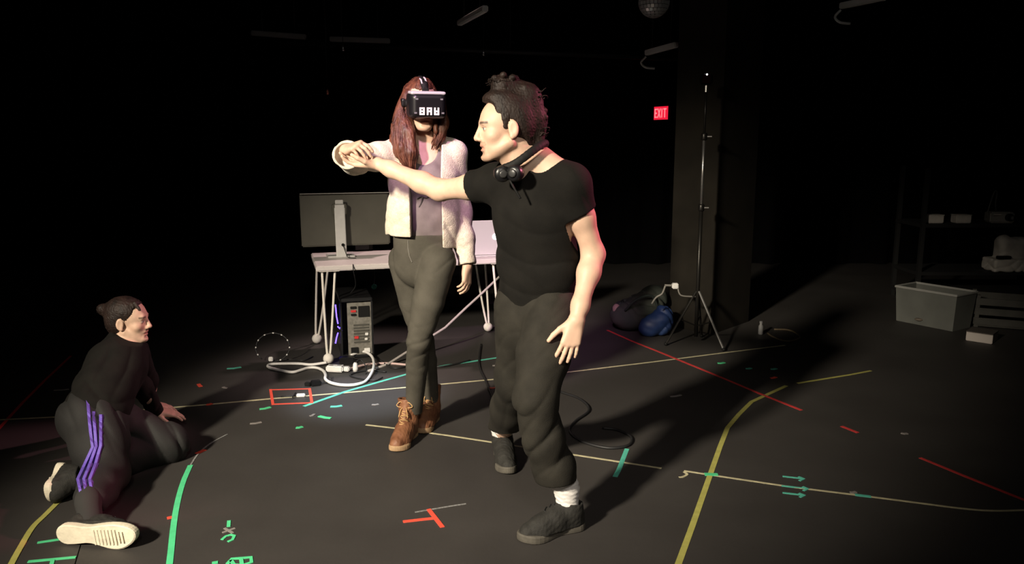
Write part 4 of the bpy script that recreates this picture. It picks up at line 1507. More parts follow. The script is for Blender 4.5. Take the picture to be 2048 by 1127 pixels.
small = [
    (592, 855, 605, 853, T_GREEN, 'bright green tape bit below the teal line start'),
    (638, 832, 662, 836, T_GREEN, 'green tape zigzag between the two teal line ends'),
    (661, 813, 684, 811, T_TEAL, 'green tape bit under the teal line beside the beige line'),
    (519, 818, 541, 814, T_GREEN, 'green tape bit below the red rectangle'),
    (454, 737, 482, 734, T_TEAL, 'teal tape bit left of the dotted cable loop'),
    (620, 832, 629, 828, T_GREY, 'pale tape speck below the teal line'),
    (500, 847, 523, 844, T_GREY, 'grey tape strip below the red rectangle, farther left'),
    (744, 809, 757, 808, T_GREY, 'pale tape bit left of the woman\'s boots'),
    (108, 780, 138, 778, T_GREY, 'pale tape mark behind the kneeling person'),
    (446, 774, 455, 776, T_GREY, 'pale tape speck left of the red rectangle'),
    (397, 768, 402, 773, T_RED, 'tiny red tape bit farthest left on the open floor'),
    (413, 809, 424, 807, T_RED, 'red tape bit on the beige line left of the rectangle'),
    (978, 776, 992, 775, T_RED, 'pinkish red tape bit between the two standing people'),
    (1541, 756, 1552, 754, T_RED, 'tiny red tape bit beyond the bent yellow line'),
    (1435, 726, 1449, 725, T_GREEN, 'dim green tape bit near the light stand foot'),
    (1491, 737, 1502, 736, T_TEAL, 'dim teal tape bit between the green one and the red one'),
    (1541, 738, 1553, 737, T_TEAL, 'dim teal tape bit behind the tiny red one'),
    (1340, 793, 1362, 790, T_GREY, 'grey tape strip right of the black floor cable'),
    (985, 731, 1000, 729, T_GREY, 'pale tape bit behind the man\'s legs'),
    (1700, 985, 1712, 984, T_GREY, 'pale speck above the beige line at right'),
    (1802, 866, 1815, 867, T_GREY, 'grey tape speck between the red strips at right'),
]
for (x0, y0, x1, y1, m, lab) in small:
    tape([(x0, y0), ((x0 + x1) / 2, (y0 + y1) / 2 + 0.8), (x1, y1)], 0.022 if m is not T_GREY else 0.016, m, lab, group='small tape bits on the floor')


# ================================================================== computer table
FLp, FRp, BLp = gp(652, 727), gp(1000, 700), gp(626, 684)
tu = (FRp - FLp).normalized()
tv = Vector((-tu.y, tu.x, 0))
TL, TD, TH = 1.26, 0.58, 0.672
TR = Matrix((tu, tv, Vector((0, 0, 1)))).transposed()


def tp(a, b, z=0.0):
    """point on the table's own axes: a along the front edge, b away from the camera"""
    p = FLp + tu * a + tv * b
    return Vector((p.x, p.y, z))


M_TTOP = mat('pale_table_laminate', (0.62, 0.57, 0.56), 0.5, var=0.06, scale=6)
M_TLEG = mat('white_hairpin_steel', (0.72, 0.68, 0.62), 0.45)
M_FOOT = mat('white_felt_ball', (0.72, 0.68, 0.63), 0.9)
tb = thing('computer_table', 'pale table on white hairpin legs with ball feet, behind the woman', 'table', tuple(tp(TL / 2, TD / 2)))
MB().box(tp(TL / 2, TD / 2, TH - 0.018), (TL + 0.08, TD + 0.07, 0.036), TR, 0.006).build('tabletop', M_TTOP, tb)
for (a, b, sa, sb) in ((0, 0, 1, 1), (TL, 0, -1, 1), (0, TD, 1, -1), (TL, TD, -1, -1)):
    mb = MB()
    z1 = TH - 0.036
    sp = -0.045 if b > 0 else 0.0
    f = tp(a + sa * (0.012 + sp), b, 0.060)
    mb.tube(catmull([tp(a, b, z1), tp(a + sa * (0.004 + sp * 0.5), b, 0.35), f, tp(a + sa * (0.030 + sp), b + sb * 0.010, 0.060), tp(a + sa * (0.055 + sp * 0.5), b + sb * 0.01, 0.30), tp(a + sa * 0.085, b + sb * 0.012, z1)], 5), 0.0085, 8)
    lg = mb.build('leg', M_TLEG, tb, True)
    MB().box(tp(a + sa * 0.045, b + sb * 0.02, z1 - 0.002), (0.13, 0.09, 0.005), TR).build('leg_plate', M_TLEG, lg)
    MB().ball(tp(a + sa * (0.018 + sp), b, 0.036), 0.036, 12).build('foot', M_FOOT, lg, True)

# ------------------------------------------------------------------ monitor seen from behind
B = gp(683, 514, TH)
mo = thing('computer_monitor', 'wide black monitor seen from behind on a silver stand', 'monitor', (B.x, B.y, TH))
M_MON = mat('dark_grey_monitor_back', (0.095, 0.090, 0.072), 0.45, var=0.1, scale=5)


def mp(a, b, z):
    p = B + tu * a + tv * b
    return Vector((p.x, p.y, TH + z))


tilt = TR @ Matrix.Rotation(math.radians(-4), 3, 'X')
MB().box(mp(0.045, 0.085, 0.258), (0.620, 0.026, 0.372), tilt, 0.008).build('screen_housing', M_MON, mo)
MB().box(mp(0.045, 0.072, 0.444), (0.620, 0.030, 0.006), tilt, 0.002).build('top_rim', mat('pale_rim', (0.35, 0.34, 0.32), 0.4), mo)
st = MB().box(mp(0, 0, 0.185), (0.072, 0.012, 0.37), TR @ Matrix.Rotation(math.radians(-6), 3, 'X'), 0.004).build('stand_column', M_SILVER, mo)
MB().lathe(mp(0.012, -0.020, 0.090), [(0.011, 0), (0.011, 0.006)], 14, TR @ Matrix.Rotation(math.radians(90), 3, 'X')).build('cable_hole', M_DARK, st)
MB().box(mp(0, 0.075, 0.006), (0.19, 0.19, 0.012), TR, 0.004).build('stand_foot', M_SILVER, mo)
MB().box(mp(0.0, 0.045, 0.335), (0.10, 0.06, 0.075), TR, 0.006).build('hinge', M_MON, mo)
MB().box(mp(0.0, 0.030, 0.385), (0.055, 0.012, 0.030), TR, 0.003).build('hinge_plate', M_SILVER, mo)
MB().tube(catmull([mp(0.012, -0.026, 0.090), mp(0.03, -0.045, 0.03), mp(0.045, -0.06, 0.004), mp(0.09, -0.10, 0.004)], 5), 0.003, 6).build('monitor_cable', M_DARK, mo, True)

# small dark boxes beside the monitor
q = gp(727, 500, TH)
o = MB().box((q.x, q.y, TH + 0.030), (0.13, 0.09, 0.06), TR, 0.006).build('dock_box', M_DARK, None, origin=(q.x, q.y, TH))
tag(o, 'small black box on the table right of the monitor stand', 'box')
MB().box((q.x, q.y - 0.047, TH + 0.030), (0.10, 0.004, 0.04), TR, 0.001).build('front_plate', M_BLACK, o)

# ------------------------------------------------------------------ laptop, lid towards the camera
q = gp(990, 513, TH)
lp = thing('laptop', 'silver laptop with glowing round emblem on its lid, beside the man', 'laptop', (q.x, q.y, TH))


def lq(a, b, z):
    p = q + tu * a + tv * b
    return Vector((p.x, p.y, TH + z))


M_LAP = mat('pale_aluminium_lid', (0.66, 0.63, 0.66), 0.45, metal=0.15)
RL = TR @ Matrix.Rotation(math.radians(9), 3, 'X')
ax = RL @ Vector((0, 0, 1))
hin = lq(0, 0.0, 0.014)
lid = MB().box(hin + ax * 0.128, (0.345, 0.008, 0.250), RL, 0.003).build('lid', M_LAP, lp)
MB().box(lq(0, 0.125, 0.009), (0.345, 0.24, 0.016), TR, 0.004).build('base', M_LAP, lp)
MB().box(hin + ax * 0.130 + RL @ Vector((0, 0.0052, 0)), (0.325, 0.002, 0.215), RL).build('screen', mat('laptop_screen', (0.02, 0.02, 0.025), 0.3, emit=(0.5, 0.6, 0.8), estr=0.25), lid)
MB().box(lq(0, 0.10, 0.0175), (0.29, 0.11, 0.002), TR).build('keyboard', M_DARK, lp)
# glowing fruit-shaped emblem: two lobes, a bite and a leaf
pl = []
for i in range(40):
    a = 2 * math.pi * i / 40
    r_ = 0.024 * (1 + 0.06 * math.cos(2 * a) - 0.10 * math.exp(-((a - math.pi / 2) / 0.28) ** 2) - 0.07 * math.exp(-((a - 3 * math.pi / 2) / 0.25) ** 2))
    x_, z_ = r_ * math.cos(a), r_ * 1.05 * math.sin(a)
    dd = math.hypot(x_ - 0.030, z_ - 0.004)
    if dd < 0.0125:
        x_ -= (0.0125 - dd)
    pl.append((x_, z_))
mb = MB()
c0 = hin + ax * 0.135
for off in (-0.0062, -0.0035):
    mb.v += [tuple(c0 + RL @ Vector((x_, off, z_))) for x_, z_ in pl]
mb.f.append(tuple(range(40)))
mb.f += [(i, (i + 1) % 40, 40 + (i + 1) % 40, 40 + i) for i in range(40)]
M_GLOW = mat('glowing_emblem', (0.9, 0.9, 0.9), 0.5, emit=(0.95, 0.97, 1.0), estr=1.6)
em = mb.build('lid_emblem', M_GLOW, lid)
MB().lathe(c0 + RL @ Vector((0.004, -0.005, 0.031)), [(0.006, -0.0012), (0.006, 0.0012)], 12, RL @ Matrix.Rotation(math.radians(90), 3, 'X')).build('emblem_leaf', M_GLOW, em)

# ------------------------------------------------------------------ computer tower under the table
q = gp(716, 716)
RT = Matrix.Rotation(math.radians(16), 3, 'Z')
pc = thing('computer_tower', 'black computer tower under the table with metal rear panel and blue light strips', 'computer', (q.x, q.y, 0))


def pq(a, b, z):
    return Vector((q.x, q.y, 0)) + RT @ Vector((a, b, z))


M_CASE = mat('black_case', (0.010, 0.010, 0.011), 0.4)
M_IO = mat('galvanised_panel', (0.20, 0.19, 0.165), 0.45, metal=0.5, color2=(0.34, 0.32, 0.28), scale=40)
mb = MB()
W2, DP, HT = 0.105, 0.44, 0.40
mb.box(pq(0, 0.22, HT + 0.012), (0.22, DP, 0.024), RT, 0.004)
mb.box(pq(0, 0.22, 0.018), (0.22, DP, 0.024), RT, 0.004)
for a, b in ((-W2, 0.008), (W2, 0.008), (-W2, DP - 0.008), (W2, DP - 0.008)):
    mb.box(pq(a, b, HT / 2), (0.012, 0.014, HT), RT)
mb.box(pq(0, DP, HT / 2), (0.21, 0.01, HT), RT)
mb.box(pq(W2, DP / 2, HT / 2), (0.006, DP, HT), RT)
mb.box(pq(-W2 + 0.12, 0.22, HT / 2), (0.006, DP - 0.02, HT), RT)
mb.build('case', M_CASE, pc)
rp = MB().box(pq(0.020, 0.004, 0.205), (0.165, 0.004, 0.375), RT).build('rear_panel', M_IO, pc)
for i in range(7):
    MB().box(pq(0.030, -0.001, 0.115 + 0.020 * i), (0.105, 0.004, 0.012), RT, 0.001).build('slot_cover', mat('slot_metal', (0.12, 0.115, 0.10), 0.5, metal=0.6), rp)
for (a, z, w, h, m) in ((-0.020, 0.36, 0.04, 0.016, M_DARK), (-0.020, 0.335, 0.035, 0.014, mat('red_port', (0.6, 0.03, 0.03), 0.5)), (-0.020, 0.31, 0.035, 0.014, M_DARK),
                        (0.065, 0.17, 0.022, 0.018, M_WHITEPL), (0.060, 0.135, 0.020, 0.014, M_WHITEPL), (-0.005, 0.150, 0.028, 0.018, MATS['red_port']),
                        (0.050, 0.33, 0.075, 0.075, M_DARK), (-0.02, 0.06, 0.05, 0.04, M_DARK), (0.065, 0.055, 0.04, 0.03, M_WHITEPL)):
    MB().box(pq(a, -0.004, z), (w, 0.010, h), RT, 0.002).build('port', m, rp)
gl = mat('smoked_side_glass', (0.012, 0.012, 0.016), 0.08, spec=0.5)
MB().box(pq(-W2 - 0.004, DP / 2, 0.215), (0.004, DP - 0.04, 0.36), RT).build('side_glass', gl, pc)
M_LED = mat('blue_led', (0.05, 0.03, 0.6), 0.4, emit=(0.10, 0.06, 1.0), estr=6.0)
for pts in ([(671, 609), (673, 632), (676, 647)], [(676, 665), (673, 675), (671, 686)], [(675, 652), (684, 661)]):
    P = [at(x, y, q.y + 0.05) for x, y in pts]
    MB().tube(P, [0.0045] * len(P), 6).build('led_strip', M_LED, pc)
for a, b in ((-0.08, 0.05), (0.08, 0.05), (-0.08, 0.39), (0.08, 0.39)):
    MB().lathe(pq(a, b, 0.0), [(0.014, 0), (0.012, 0.008)], 10).build('foot', M_DARK, pc)

# ------------------------------------------------------------------ cables and power gear on the floor
M_WCAB = mat('white_cable', (0.74, 0.72, 0.70), 0.5)
M_BCAB = mat('black_cable', (0.012, 0.012, 0.013), 0.55)


def zc(x, y):
    """floor point from a position in the 2048x819 close-up of the cable area"""
    return gp(500 + x / 3.4133, 660 + y / 3.4133)


def cable(pts, r, m, label, name='cable', lift=None, cat='cable'):
    P = [Vector((p.x, p.y, r + 0.001 + (lift[i] if lift else 0))) for i, p in enumerate(pts)]
    mb = MB().tube(catmull(P, 7), r, 8)
    o = mb.build(name, m, None, True, origin=(P[0].x, P[0].y, 0))
    return tag(o, label, cat)


cable([zc(*p) for p in ((525, 250), (420, 246), (335, 240), (230, 240), (150, 243), (122, 256), (150, 272), (215, 287), (290, 298), (345, 285), (400, 268), (455, 268), (500, 288), (516, 318), (515, 345), (545, 368), (605, 384), (680, 388), (740, 380), (790, 360), (825, 322), (846, 275), (838, 225), (800, 195), (755, 185), (690, 200))],
      0.0095, M_WCAB, 'thick white cable looping over the floor before the computer tower', lift=[0.02] + [0.002] * 19 + [0.01, 0.02, 0.03, 0.035, 0.03, 0.02])
q = gp(671, 743)
ps = thing('power_strip', 'white power plug block at the table\'s front leg', 'power strip', (q.x, q.y, 0))
MB().box((q.x, q.y, 0.024), (0.115, 0.055, 0.040), rotz(-8), 0.008).build('block', M_WHITEPL, ps)
MB().box((q.x + 0.075, q.y - 0.004, 0.022), (0.04, 0.035, 0.030), rotz(-8), 0.006).build('plug', M_WHITEPL, ps)
for i in (-1, 1):
    MB().lathe((q.x + i * 0.026, q.y, 0.0435), [(0.014, 0), (0.014, 0.002)], 14).build('socket', mat('socket_grey', (0.3, 0.3, 0.3), 0.6), ps)
q = gp(694, 727)
o = thing('power_brick', 'black power adapter lying right of the white plug block', 'adapter', (q.x, q.y, 0))
MB().box((q.x, q.y, 0.026), (0.10, 0.06, 0.050), rotz(12), 0.006).build('brick', M_BLACK, o)
MB().tube(catmull([(q.x + 0.05, q.y, 0.02), (q.x + 0.09, q.y - 0.04, 0.008), (q.x + 0.14, q.y - 0.03, 0.008), (q.x + 0.18, q.y + 0.05, 0.008)], 5), 0.004, 6).build('lead', M_BCAB, o, True)
q = gp(711, 742)
o = thing('white_plug', 'small upright white plug in front of the computer tower', 'plug', (q.x, q.y, 0))
MB().lathe((q.x, q.y, 0), [(0.016, 0), (0.018, 0.02), (0.014, 0.05), (0.008, 0.06)], 14).build('plug_body', M_WHITEPL, o, True)
MB().tube(catmull([(q.x, q.y, 0.058), (q.x + 0.03, q.y + 0.02, 0.075), (q.x + 0.07, q.y, 0.03), (q.x + 0.08, q.y - 0.07, 0.006)], 5), 0.004, 6).build('lead', M_BCAB, o, True)
q = gp(632, 770)
o = thing('adapter_cluster', 'black plug adapter on the floor above the red rectangle', 'adapter', (q.x, q.y, 0))
MB().box((q.x, q.y, 0.016), (0.06, 0.045, 0.030), rotz(25), 0.005).build('adapter_body', M_BLACK, o)
MB().box((q.x - 0.045, q.y - 0.01, 0.012), (0.04, 0.03, 0.022), rotz(-20), 0.004).build('adapter_head', M_DARK, o)
MB().tube(catmull([(q.x + 0.03, q.y + 0.01, 0.012), (q.x + 0.08, q.y + 0.06, 0.006), (q.x + 0.06, q.y + 0.16, 0.006)], 5), 0.004, 6).build('lead', M_BCAB, o, True)
q = gp(590, 793)
o = thing('cable_connector', 'small cable connector taped inside the red rectangle', 'connector', (q.x, q.y, 0))
MB().box((q.x + 0.035, q.y, 0.010), (0.05, 0.022, 0.018), rotz(6), 0.004).build('connector_body', M_WHITEPL, o)
MB().tube([(q.x + 0.012, q.y, 0.008), (q.x - 0.03, q.y - 0.004, 0.006), (q.x - 0.08, q.y - 0.012, 0.006)], 0.005, 6).build('lead', M_BCAB, o, True)
MB().box((q.x - 0.004, q.y, 0.011), (0.008, 0.09, 0.004), rotz(4)).build('clip', M_DARK, o)
# standing loop of dark cable with pale marks
q = gp(560, 722)
o = thing('dotted_cable_loop', 'springy dark cable loop with pale dots left of the table', 'cable', (q.x, q.y, 0))
ring = []
for i in range(33):
    a = -2.5 + 5.6 * i / 32
    ring.append(Vector((q.x - 0.045 + 0.115 * math.sin(a) * 1.0, q.y + 0.03 * math.cos(a), 0.098 - 0.093 * math.cos(a + 3.1416))))
MB().tube(ring, 0.004, 7).build('cord', M_BCAB, o, True)
for i in range(2, 31, 3):
    MB().tube([ring[i], ring[i] + (ring[i + 1] - ring[i]) * 0.55], 0.0046, 7).build('pale_mark', M_WHITEPL, o)
MB().box((q.x - 0.055, q.y - 0.02, 0.022), (0.03, 0.02, 0.030), None, 0.004).build('end_plug', M_WHITEPL, o)
MB().tube(catmull([(q.x - 0.05, q.y, 0.006), (q.x + 0.06, q.y + 0.03, 0.006), (q.x + 0.16, q.y + 0.0, 0.006), (q.x + 0.20, q.y + 0.10, 0.006)], 6), 0.004, 6).build('tail', M_BCAB, o, True)
cable([gp(*p) for p in ((760, 722), (790, 738), (840, 728), (880, 735), (940, 722))], 0.006, M_BCAB, 'black cable on the floor behind the woman\'s legs')
cable([gp(*p) for p in ((772, 745), (735, 742), (700, 752), (745, 762), (765, 756))], 0.005, M_BCAB, 'black cable curled inside the white cable loop')
cable([gp(*p) for p in ((962, 690), (958, 730), (972, 765), (985, 800), (982, 835))], 0.006, M_BCAB, 'black cable trailing on the floor left of the man\'s rear leg')
cable([gp(*p) for p in ((1120, 785), (1160, 800), (1178, 822), (1150, 845), (1140, 865), (1165, 885), (1215, 898), (1256, 893), (1262, 876), (1235, 862), (1205, 858))], 0.007, M_BCAB, 'looped black cable on the floor right of the man')
# pale cable stretched from the table's right end down to the floor
P = [at(1004, 548, 5.75), at(965, 585, 5.72), at(930, 617, 5.62), at(890, 655, 5.50)] + [gp(x, y, 0.006) for x, y in ((775, 728), (735, 742))]
o = MB().tube(P, 0.009, 8).build('slanting_cable', mat('pale_grey_cable', (0.40, 0.37, 0.35), 0.6), None, True, origin=tuple(P[-1]))
tag(o, 'pale grey cable slanting from the table end down to the floor', 'cable')
P = [gp(x, y, 0.007) for x, y in ((700, 737), (735, 728), (775, 726), (815, 729))]
o = MB().tube(catmull(P, 5), 0.008, 8).build('pink_cable', mat('pinkish_cable', (0.55, 0.40, 0.38), 0.6), None, True, origin=tuple(P[0]))
tag(o, 'short pinkish cable on the floor beside the tower', 'cable')
# leads hanging from the table edge to the tower
P = [tp(0.20, -0.03, TH + 0.004), tp(0.20, -0.050, TH - 0.04), tp(0.22, 0.05, 0.52), tp(0.19, 0.12, 0.45)]
o = MB().tube(catmull(P, 6), 0.0035, 6).build('hanging_lead', M_BCAB, None, True, origin=tuple(P[0]))
tag(o, 'thin black lead hanging over the table\'s front edge', 'cable')
q = at(748, 573, 5.9)
o = thing('cable_tag', 'small teal tag on a black cord under the table', 'tag', tuple(q))
MB().lathe(q, [(0.006, -0.002), (0.021, -0.002), (0.021, 0.002), (0.006, 0.002)], 9, Matrix.Rotation(math.radians(84), 3, 'X')).build('tag_disc', mat('teal_tag', (0.05, 0.26, 0.22), 0.6), o)
MB().tube([q + Vector((0, 0.004, 0.015)), q + Vector((0.002, 0.03, 0.07)), Vector((q.x, q.y + 0.03, TH - 0.036))], 0.003, 6).build('cord', M_BCAB, o)


# ================================================================== background
M_PIL = mat('dark_painted_pillar', (0.0160, 0.0135, 0.0100), 0.9, var=0.3, scale=3, spec=0.2)
a, b, c = gp(1337, 652), gp(1425, 668), gp(1525, 648)
ab = (a - b).normalized()
bc = Vector((ab.y, -ab.x, 0))
if bc.x < 0:
    bc = -bc
la, lb = (a - b).length, (c - b).length
poly = [(b.x, b.y), ((b + bc * lb).x, (b + bc * lb).y), ((b + bc * lb + ab * la).x, (b + bc * lb + ab * la).y), ((b + ab * la).x, (b + ab * la).y)]
pil = MB().prism(poly, 0, H_CEIL).build('pillar', M_PIL, None)
tag(pil, 'dark square pillar standing behind the light stand', None, None, 'structure')

# ------------------------------------------------------------------ light stand with a tracking box on top
M_STAND = mat('black_stand_metal', (0.035, 0.033, 0.030), 0.35, metal=0.7)
M_STEEL = mat('bare_steel', (0.55, 0.54, 0.52), 0.3, metal=0.9)
q = gp(1391, 688)
zt = at(1399, 175, q.y).z
ls = thing('light_stand', 'thin black tripod stand in front of the pillar carrying a small tracking box', 'stand', (q.x, q.y, 0))
MB().tube([(q.x, q.y, 0.06), (q.x, q.y, 1.02)], 0.014, 12).build('lower_tube', M_STAND, ls, True)
MB().tube([(q.x, q.y, 1.0), (q.x, q.y, 1.52)], 0.011, 12).build('upper_tube', M_STEEL, ls, True)
MB().tube([(q.x, q.y, 1.5), (q.x, q.y, zt)], 0.008, 12).build('top_tube', M_STAND, ls, True)
for z in (1.01, 1.51):
    cl = MB().lathe((q.x, q.y, z - 0.025), [(0.020, 0), (0.022, 0.01), (0.022, 0.04), (0.018, 0.05)], 14).build('collar', M_STAND, ls, True)
    MB().tube([(q.x + 0.02, q.y - 0.01, z), (q.x + 0.05, q.y - 0.02, z)], 0.006, 8).build('knob', M_STEEL, cl)
ft = gp(1447, 702)
d0 = Vector((ft.x - q.x, ft.y - q.y, 0))
for i, an in enumerate((0, 118, 242)):
    d = rotz(an) @ d0
    if i:
        d *= 0.92
    lg = MB().tube([Vector((q.x, q.y, 0.40)) + d * 0.05, Vector((q.x, q.y, 0.015)) + d], 0.009, 8).build('leg', M_STEEL if i == 0 else M_STAND, ls)
    MB().ball(Vector((q.x, q.y, 0.014)) + d, 0.014, 8).build('rubber_foot', M_DARK, lg, True)
    MB().tube([Vector((q.x, q.y, 0.14)), Vector((q.x, q.y, 0.19)) + d * 0.5], 0.005, 6).build('brace', M_STAND, lg)
c = Vector((q.x, q.y, zt))
tbx = thing('tracking_box', 'small black tracking box mounted on top of the light stand', 'sensor', tuple(c))
MB().box(c + Vector((-0.003, -0.004, 0.055)), (0.075, 0.065, 0.075), rotz(12), 0.010).build('box_body', M_BLACK, tbx)
MB().box(c + Vector((-0.010, -0.038, 0.055)), (0.060, 0.004, 0.060), rotz(12), 0.002).build('front_window', mat('dark_window', (0.02, 0.005, 0.006), 0.1), tbx)
MB().ball(c + Vector((-0.008, -0.041, 0.086)), 0.007, 8).build('status_light', mat('white_led', (1, 1, 1), 0.5, emit=(1, 1, 1), estr=1.4), tbx)
MB().tube([c + Vector((0, 0, 0.018)), c + Vector((0, 0, -0.03))], 0.012, 10).build('mount', M_STEEL, tbx)
# clip lamp on the stand's left
c = at(1350, 571, q.y - 0.02)
cp = thing('clip_adapter', 'white adapter on a bent arm clipped left of the light stand', 'adapter', tuple(c))
MB().box(c, (0.045, 0.04, 0.040), None, 0.006).build('adapter_body', M_WHITEPL, cp)
MB().tube([c + Vector((-0.02, 0, 0.002)), c + Vector((-0.075, 0, 0.004))], 0.008, 8).build('arm', mat('grey_arm', (0.2, 0.19, 0.17), 0.5), cp)
MB().tube(catmull([c + Vector((0.02, 0, 0)), c + Vector((0.03, -0.005, -0.05)), c + Vector((0.06, 0, -0.075)), Vector((q.x - 0.014, q.y, c.z - 0.085))], 5), 0.006, 7).build('bracket', MATS['grey_arm'], cp, True)
MB().tube(catmull([c + Vector((-0.07, 0, 0)), c + Vector((-0.09, 0.01, -0.06)), c + Vector((-0.13, 0.02, -0.09)), c + Vector((-0.16, 0.03, -0.14))], 5), 0.007, 7).build('gooseneck', MATS['grey_arm'], cp, True)

# ------------------------------------------------------------------ bags heaped beside the pillar
def lump(name, label, catg, balls, m, seed, parts=()):
    P = [Vector(p) for p, r in balls]
    lo, hi = bounds(P, max(max(r) for _, r in balls) + 0.05)
    lo[2] = max(lo[2], -0.02)
    v = Vol(lo, hi, 0.009)
    for p, r in balls:
        v.ell(p, r, None, 0.04)
    v.displace(creases(seed, [(6, 4, 7), (-7, 5, 6), (9, 3, 12)], 0.020), 0.06)
    v.cut((0, 0, 0.002), (0, 0, -1))
    V, Fq = v.mesh()
    base = sum(P, Vector()) / len(P)
    root = thing(name, label, catg, (base.x, base.y, 0))
    obj('cloth', V, Fq, m, root, True)
    return root


g1, g2 = gp(1255, 668), gp(1318, 668)
bag = lump('duffel_bag', 'slumped grey green duffel bag leaning against the pillar', 'bag',
           [((g1.x + 0.03, g1.y + 0.15, 0.12), (0.15, 0.14, 0.12)), ((g1.x + 0.17, g1.y + 0.18, 0.17), (0.15, 0.14, 0.14)), ((g1.x + 0.24, g1.y + 0.22, 0.26), (0.10, 0.10, 0.09))],
           mat('grey_green_canvas', (0.070, 0.070, 0.058), 0.9, color2=(0.032, 0.050, 0.040), scale=5), 101)
P = [Vector((g1.x - 0.02, g1.y + 0.03, 0.18)), Vector((g1.x + 0.06, g1.y - 0.02, 0.28)), Vector((g1.x + 0.18, g1.y + 0.02, 0.30)), Vector((g1.x + 0.24, g1.y + 0.05, 0.2))]
MB().tube(catmull(P, 5), 0.010, 8).build('handle', mat('dark_webbing', (0.03, 0.04, 0.035), 0.9), bag, True)
bag = lump('blue_bag', 'dark blue bag lying in front of the duffel bag', 'bag',
           [((g2.x - 0.06, g2.y - 0.05, 0.08), (0.11, 0.08, 0.09)), ((g2.x + 0.02, g2.y - 0.02, 0.12), (0.08, 0.09, 0.11))],
           mat('blue_nylon', (0.010, 0.024, 0.10), 0.5, color2=(0.025, 0.055, 0.16), scale=7), 102)
MB().tube(catmull([(g2.x - 0.14, g2.y - 0.05, 0.03), (g2.x - 0.06, g2.y - 0.08, 0.06), (g2.x + 0.05, g2.y - 0.04, 0.17)], 5), 0.007, 6).build('strap', mat('blue_strap', (0.06, 0.10, 0.22), 0.7), bag, True)
q = at(1233, 617, g1.y + 0.12)
o = thing('pink_pouch', 'small pale pink pouch hanging on the left end of the duffel bag', 'pouch', tuple(q))
MB().ball(q, 0.032, 10, sq=1.25).build('pouch_body', mat('pale_pink_cloth', (0.42, 0.28, 0.25), 0.9), o, True)
MB().tube([q + Vector((0, 0, 0.036)), q + Vector((0.05, 0.02, 0.07)), q + Vector((0.09, 0.03, -0.04))], 0.004, 6).build('cord', M_BCAB, o)
# bottle and rope behind the pillar's right side
q = gp(1521, 668)
o = thing('white_bottle', 'small upright white bottle at the foot of the pillar', 'bottle', (q.x, q.y, 0))
MB().lathe((q.x, q.y, 0), [(0.016, 0), (0.019, 0.004), (0.019, 0.065), (0.010, 0.08), (0.010, 0.09)], 14).build('bottle_body', mat('dull_white', (0.25, 0.25, 0.25), 0.6), o, True)
MB().lathe((q.x, q.y, 0.09), [(0.012, 0), (0.012, 0.014)], 12).build('cap', MATS['dull_white'], o)
cable([gp(*p) for p in ((1535, 668), (1548, 676), (1575, 684), (1600, 676), (1580, 662), (1548, 660))], 0.007, mat('tan_cord', (0.16, 0.12, 0.07), 0.7), 'tan cord coiled beside the white bottle')

# ------------------------------------------------------------------ red exit sign
c = at(1325, 226, 9.2)
RX = rotz(-67)
ex = thing('exit_sign', 'small glowing red exit sign high on the far wall', 'sign', tuple(c))
MB().box(c, (0.30, 0.04, 0.165), RX, 0.006).build('housing', mat('sign_housing', (0.05, 0.01, 0.01), 0.5), ex)
MB().box(c + RX @ Vector((0, -0.021, 0)), (0.28, 0.003, 0.145), RX).build('lit_face', mat('red_lit_face', (0.5, 0.02, 0.03), 0.5, emit=(1.0, 0.015, 0.05), estr=0.85), ex)
M_EXL = mat('lit_letters', (0.8, 0.3, 0.3), 0.5, emit=(1.0, 0.22, 0.24), estr=1.3)


def strokes(boxes):
    mb = MB()
    for (x, z, w, h, r_) in boxes:
        mb.box(c + RX @ Vector((x, -0.024, z)), (w, 0.004, h), RX @ Matrix.Rotation(r_, 3, 'Y'))
    return mb


th = 0.013
for x0, L in ((-0.097, 'E'), (-0.033, 'X'), (0.022, 'I'), (0.080, 'T')):
    bxs = {'E': [(-0.018, 0, th, 0.10, 0), (0.003, 0.044, 0.045, th, 0), (0.0, 0, 0.038, th, 0), (0.003, -0.044, 0.045, th, 0)],
           'X': [(0, 0, th, 0.112, 0.45), (0, 0, th, 0.112, -0.45)], 'I': [(0, 0, th, 0.10, 0)],
           'T': [(0, 0, th, 0.10, 0), (0, 0.044, 0.058, th, 0)]}[L]
    strokes([(x0 + b_[0],) + b_[1:] for b_ in bxs]).build('letter', M_EXL, ex)
MB().tube([c + Vector((0, 0.0, 0.08)), c + Vector((0, 0.3, 0.30))], 0.008, 6).build('bracket', M_DARK, ex)

# ------------------------------------------------------------------ mirror ball
c = at(1308, 4, 6.2)
R0 = 30 / 1600 * 6.0
mbq = thing('mirror_ball', 'mirror ball hanging at the top edge right of the man', 'mirror ball', tuple(c))
MB().ball(c, R0 * 0.975, 16).build('core', M_DARK, mbq, True)
tiles = MB()
for i in range(1, 13):
    th_ = math.pi * i / 13
    n = max(4, int(26 * math.sin(th_)))
    for k in range(n):
        ph = 2 * math.pi * (k + 0.5 * (i % 2)) / n
        nrm = Vector((math.sin(th_) * math.cos(ph), math.sin(th_) * math.sin(ph), math.cos(th_)))
        up = Vector((0, 0, 1)) if abs(nrm.z) < 0.95 else Vector((1, 0, 0))
        X = up.cross(nrm).normalized()
        Yv = nrm.cross(X)
        jx = Matrix((X, Yv, nrm)).transposed()
        tiles.box(c + nrm * R0, (R0 * 0.215, R0 * 0.215, 0.003), jx)
tag(tiles.build('mirror_tiles', mat('mirror_glass', (0.80, 0.81, 0.80), 0.3, metal=0.5), mbq), kind='stuff')
MB().lathe(c + Vector((0, 0, R0)), [(0.02, -0.005), (0.02, 0.02), (0.008, 0.03)], 12).build('cap', M_STEEL, mbq)
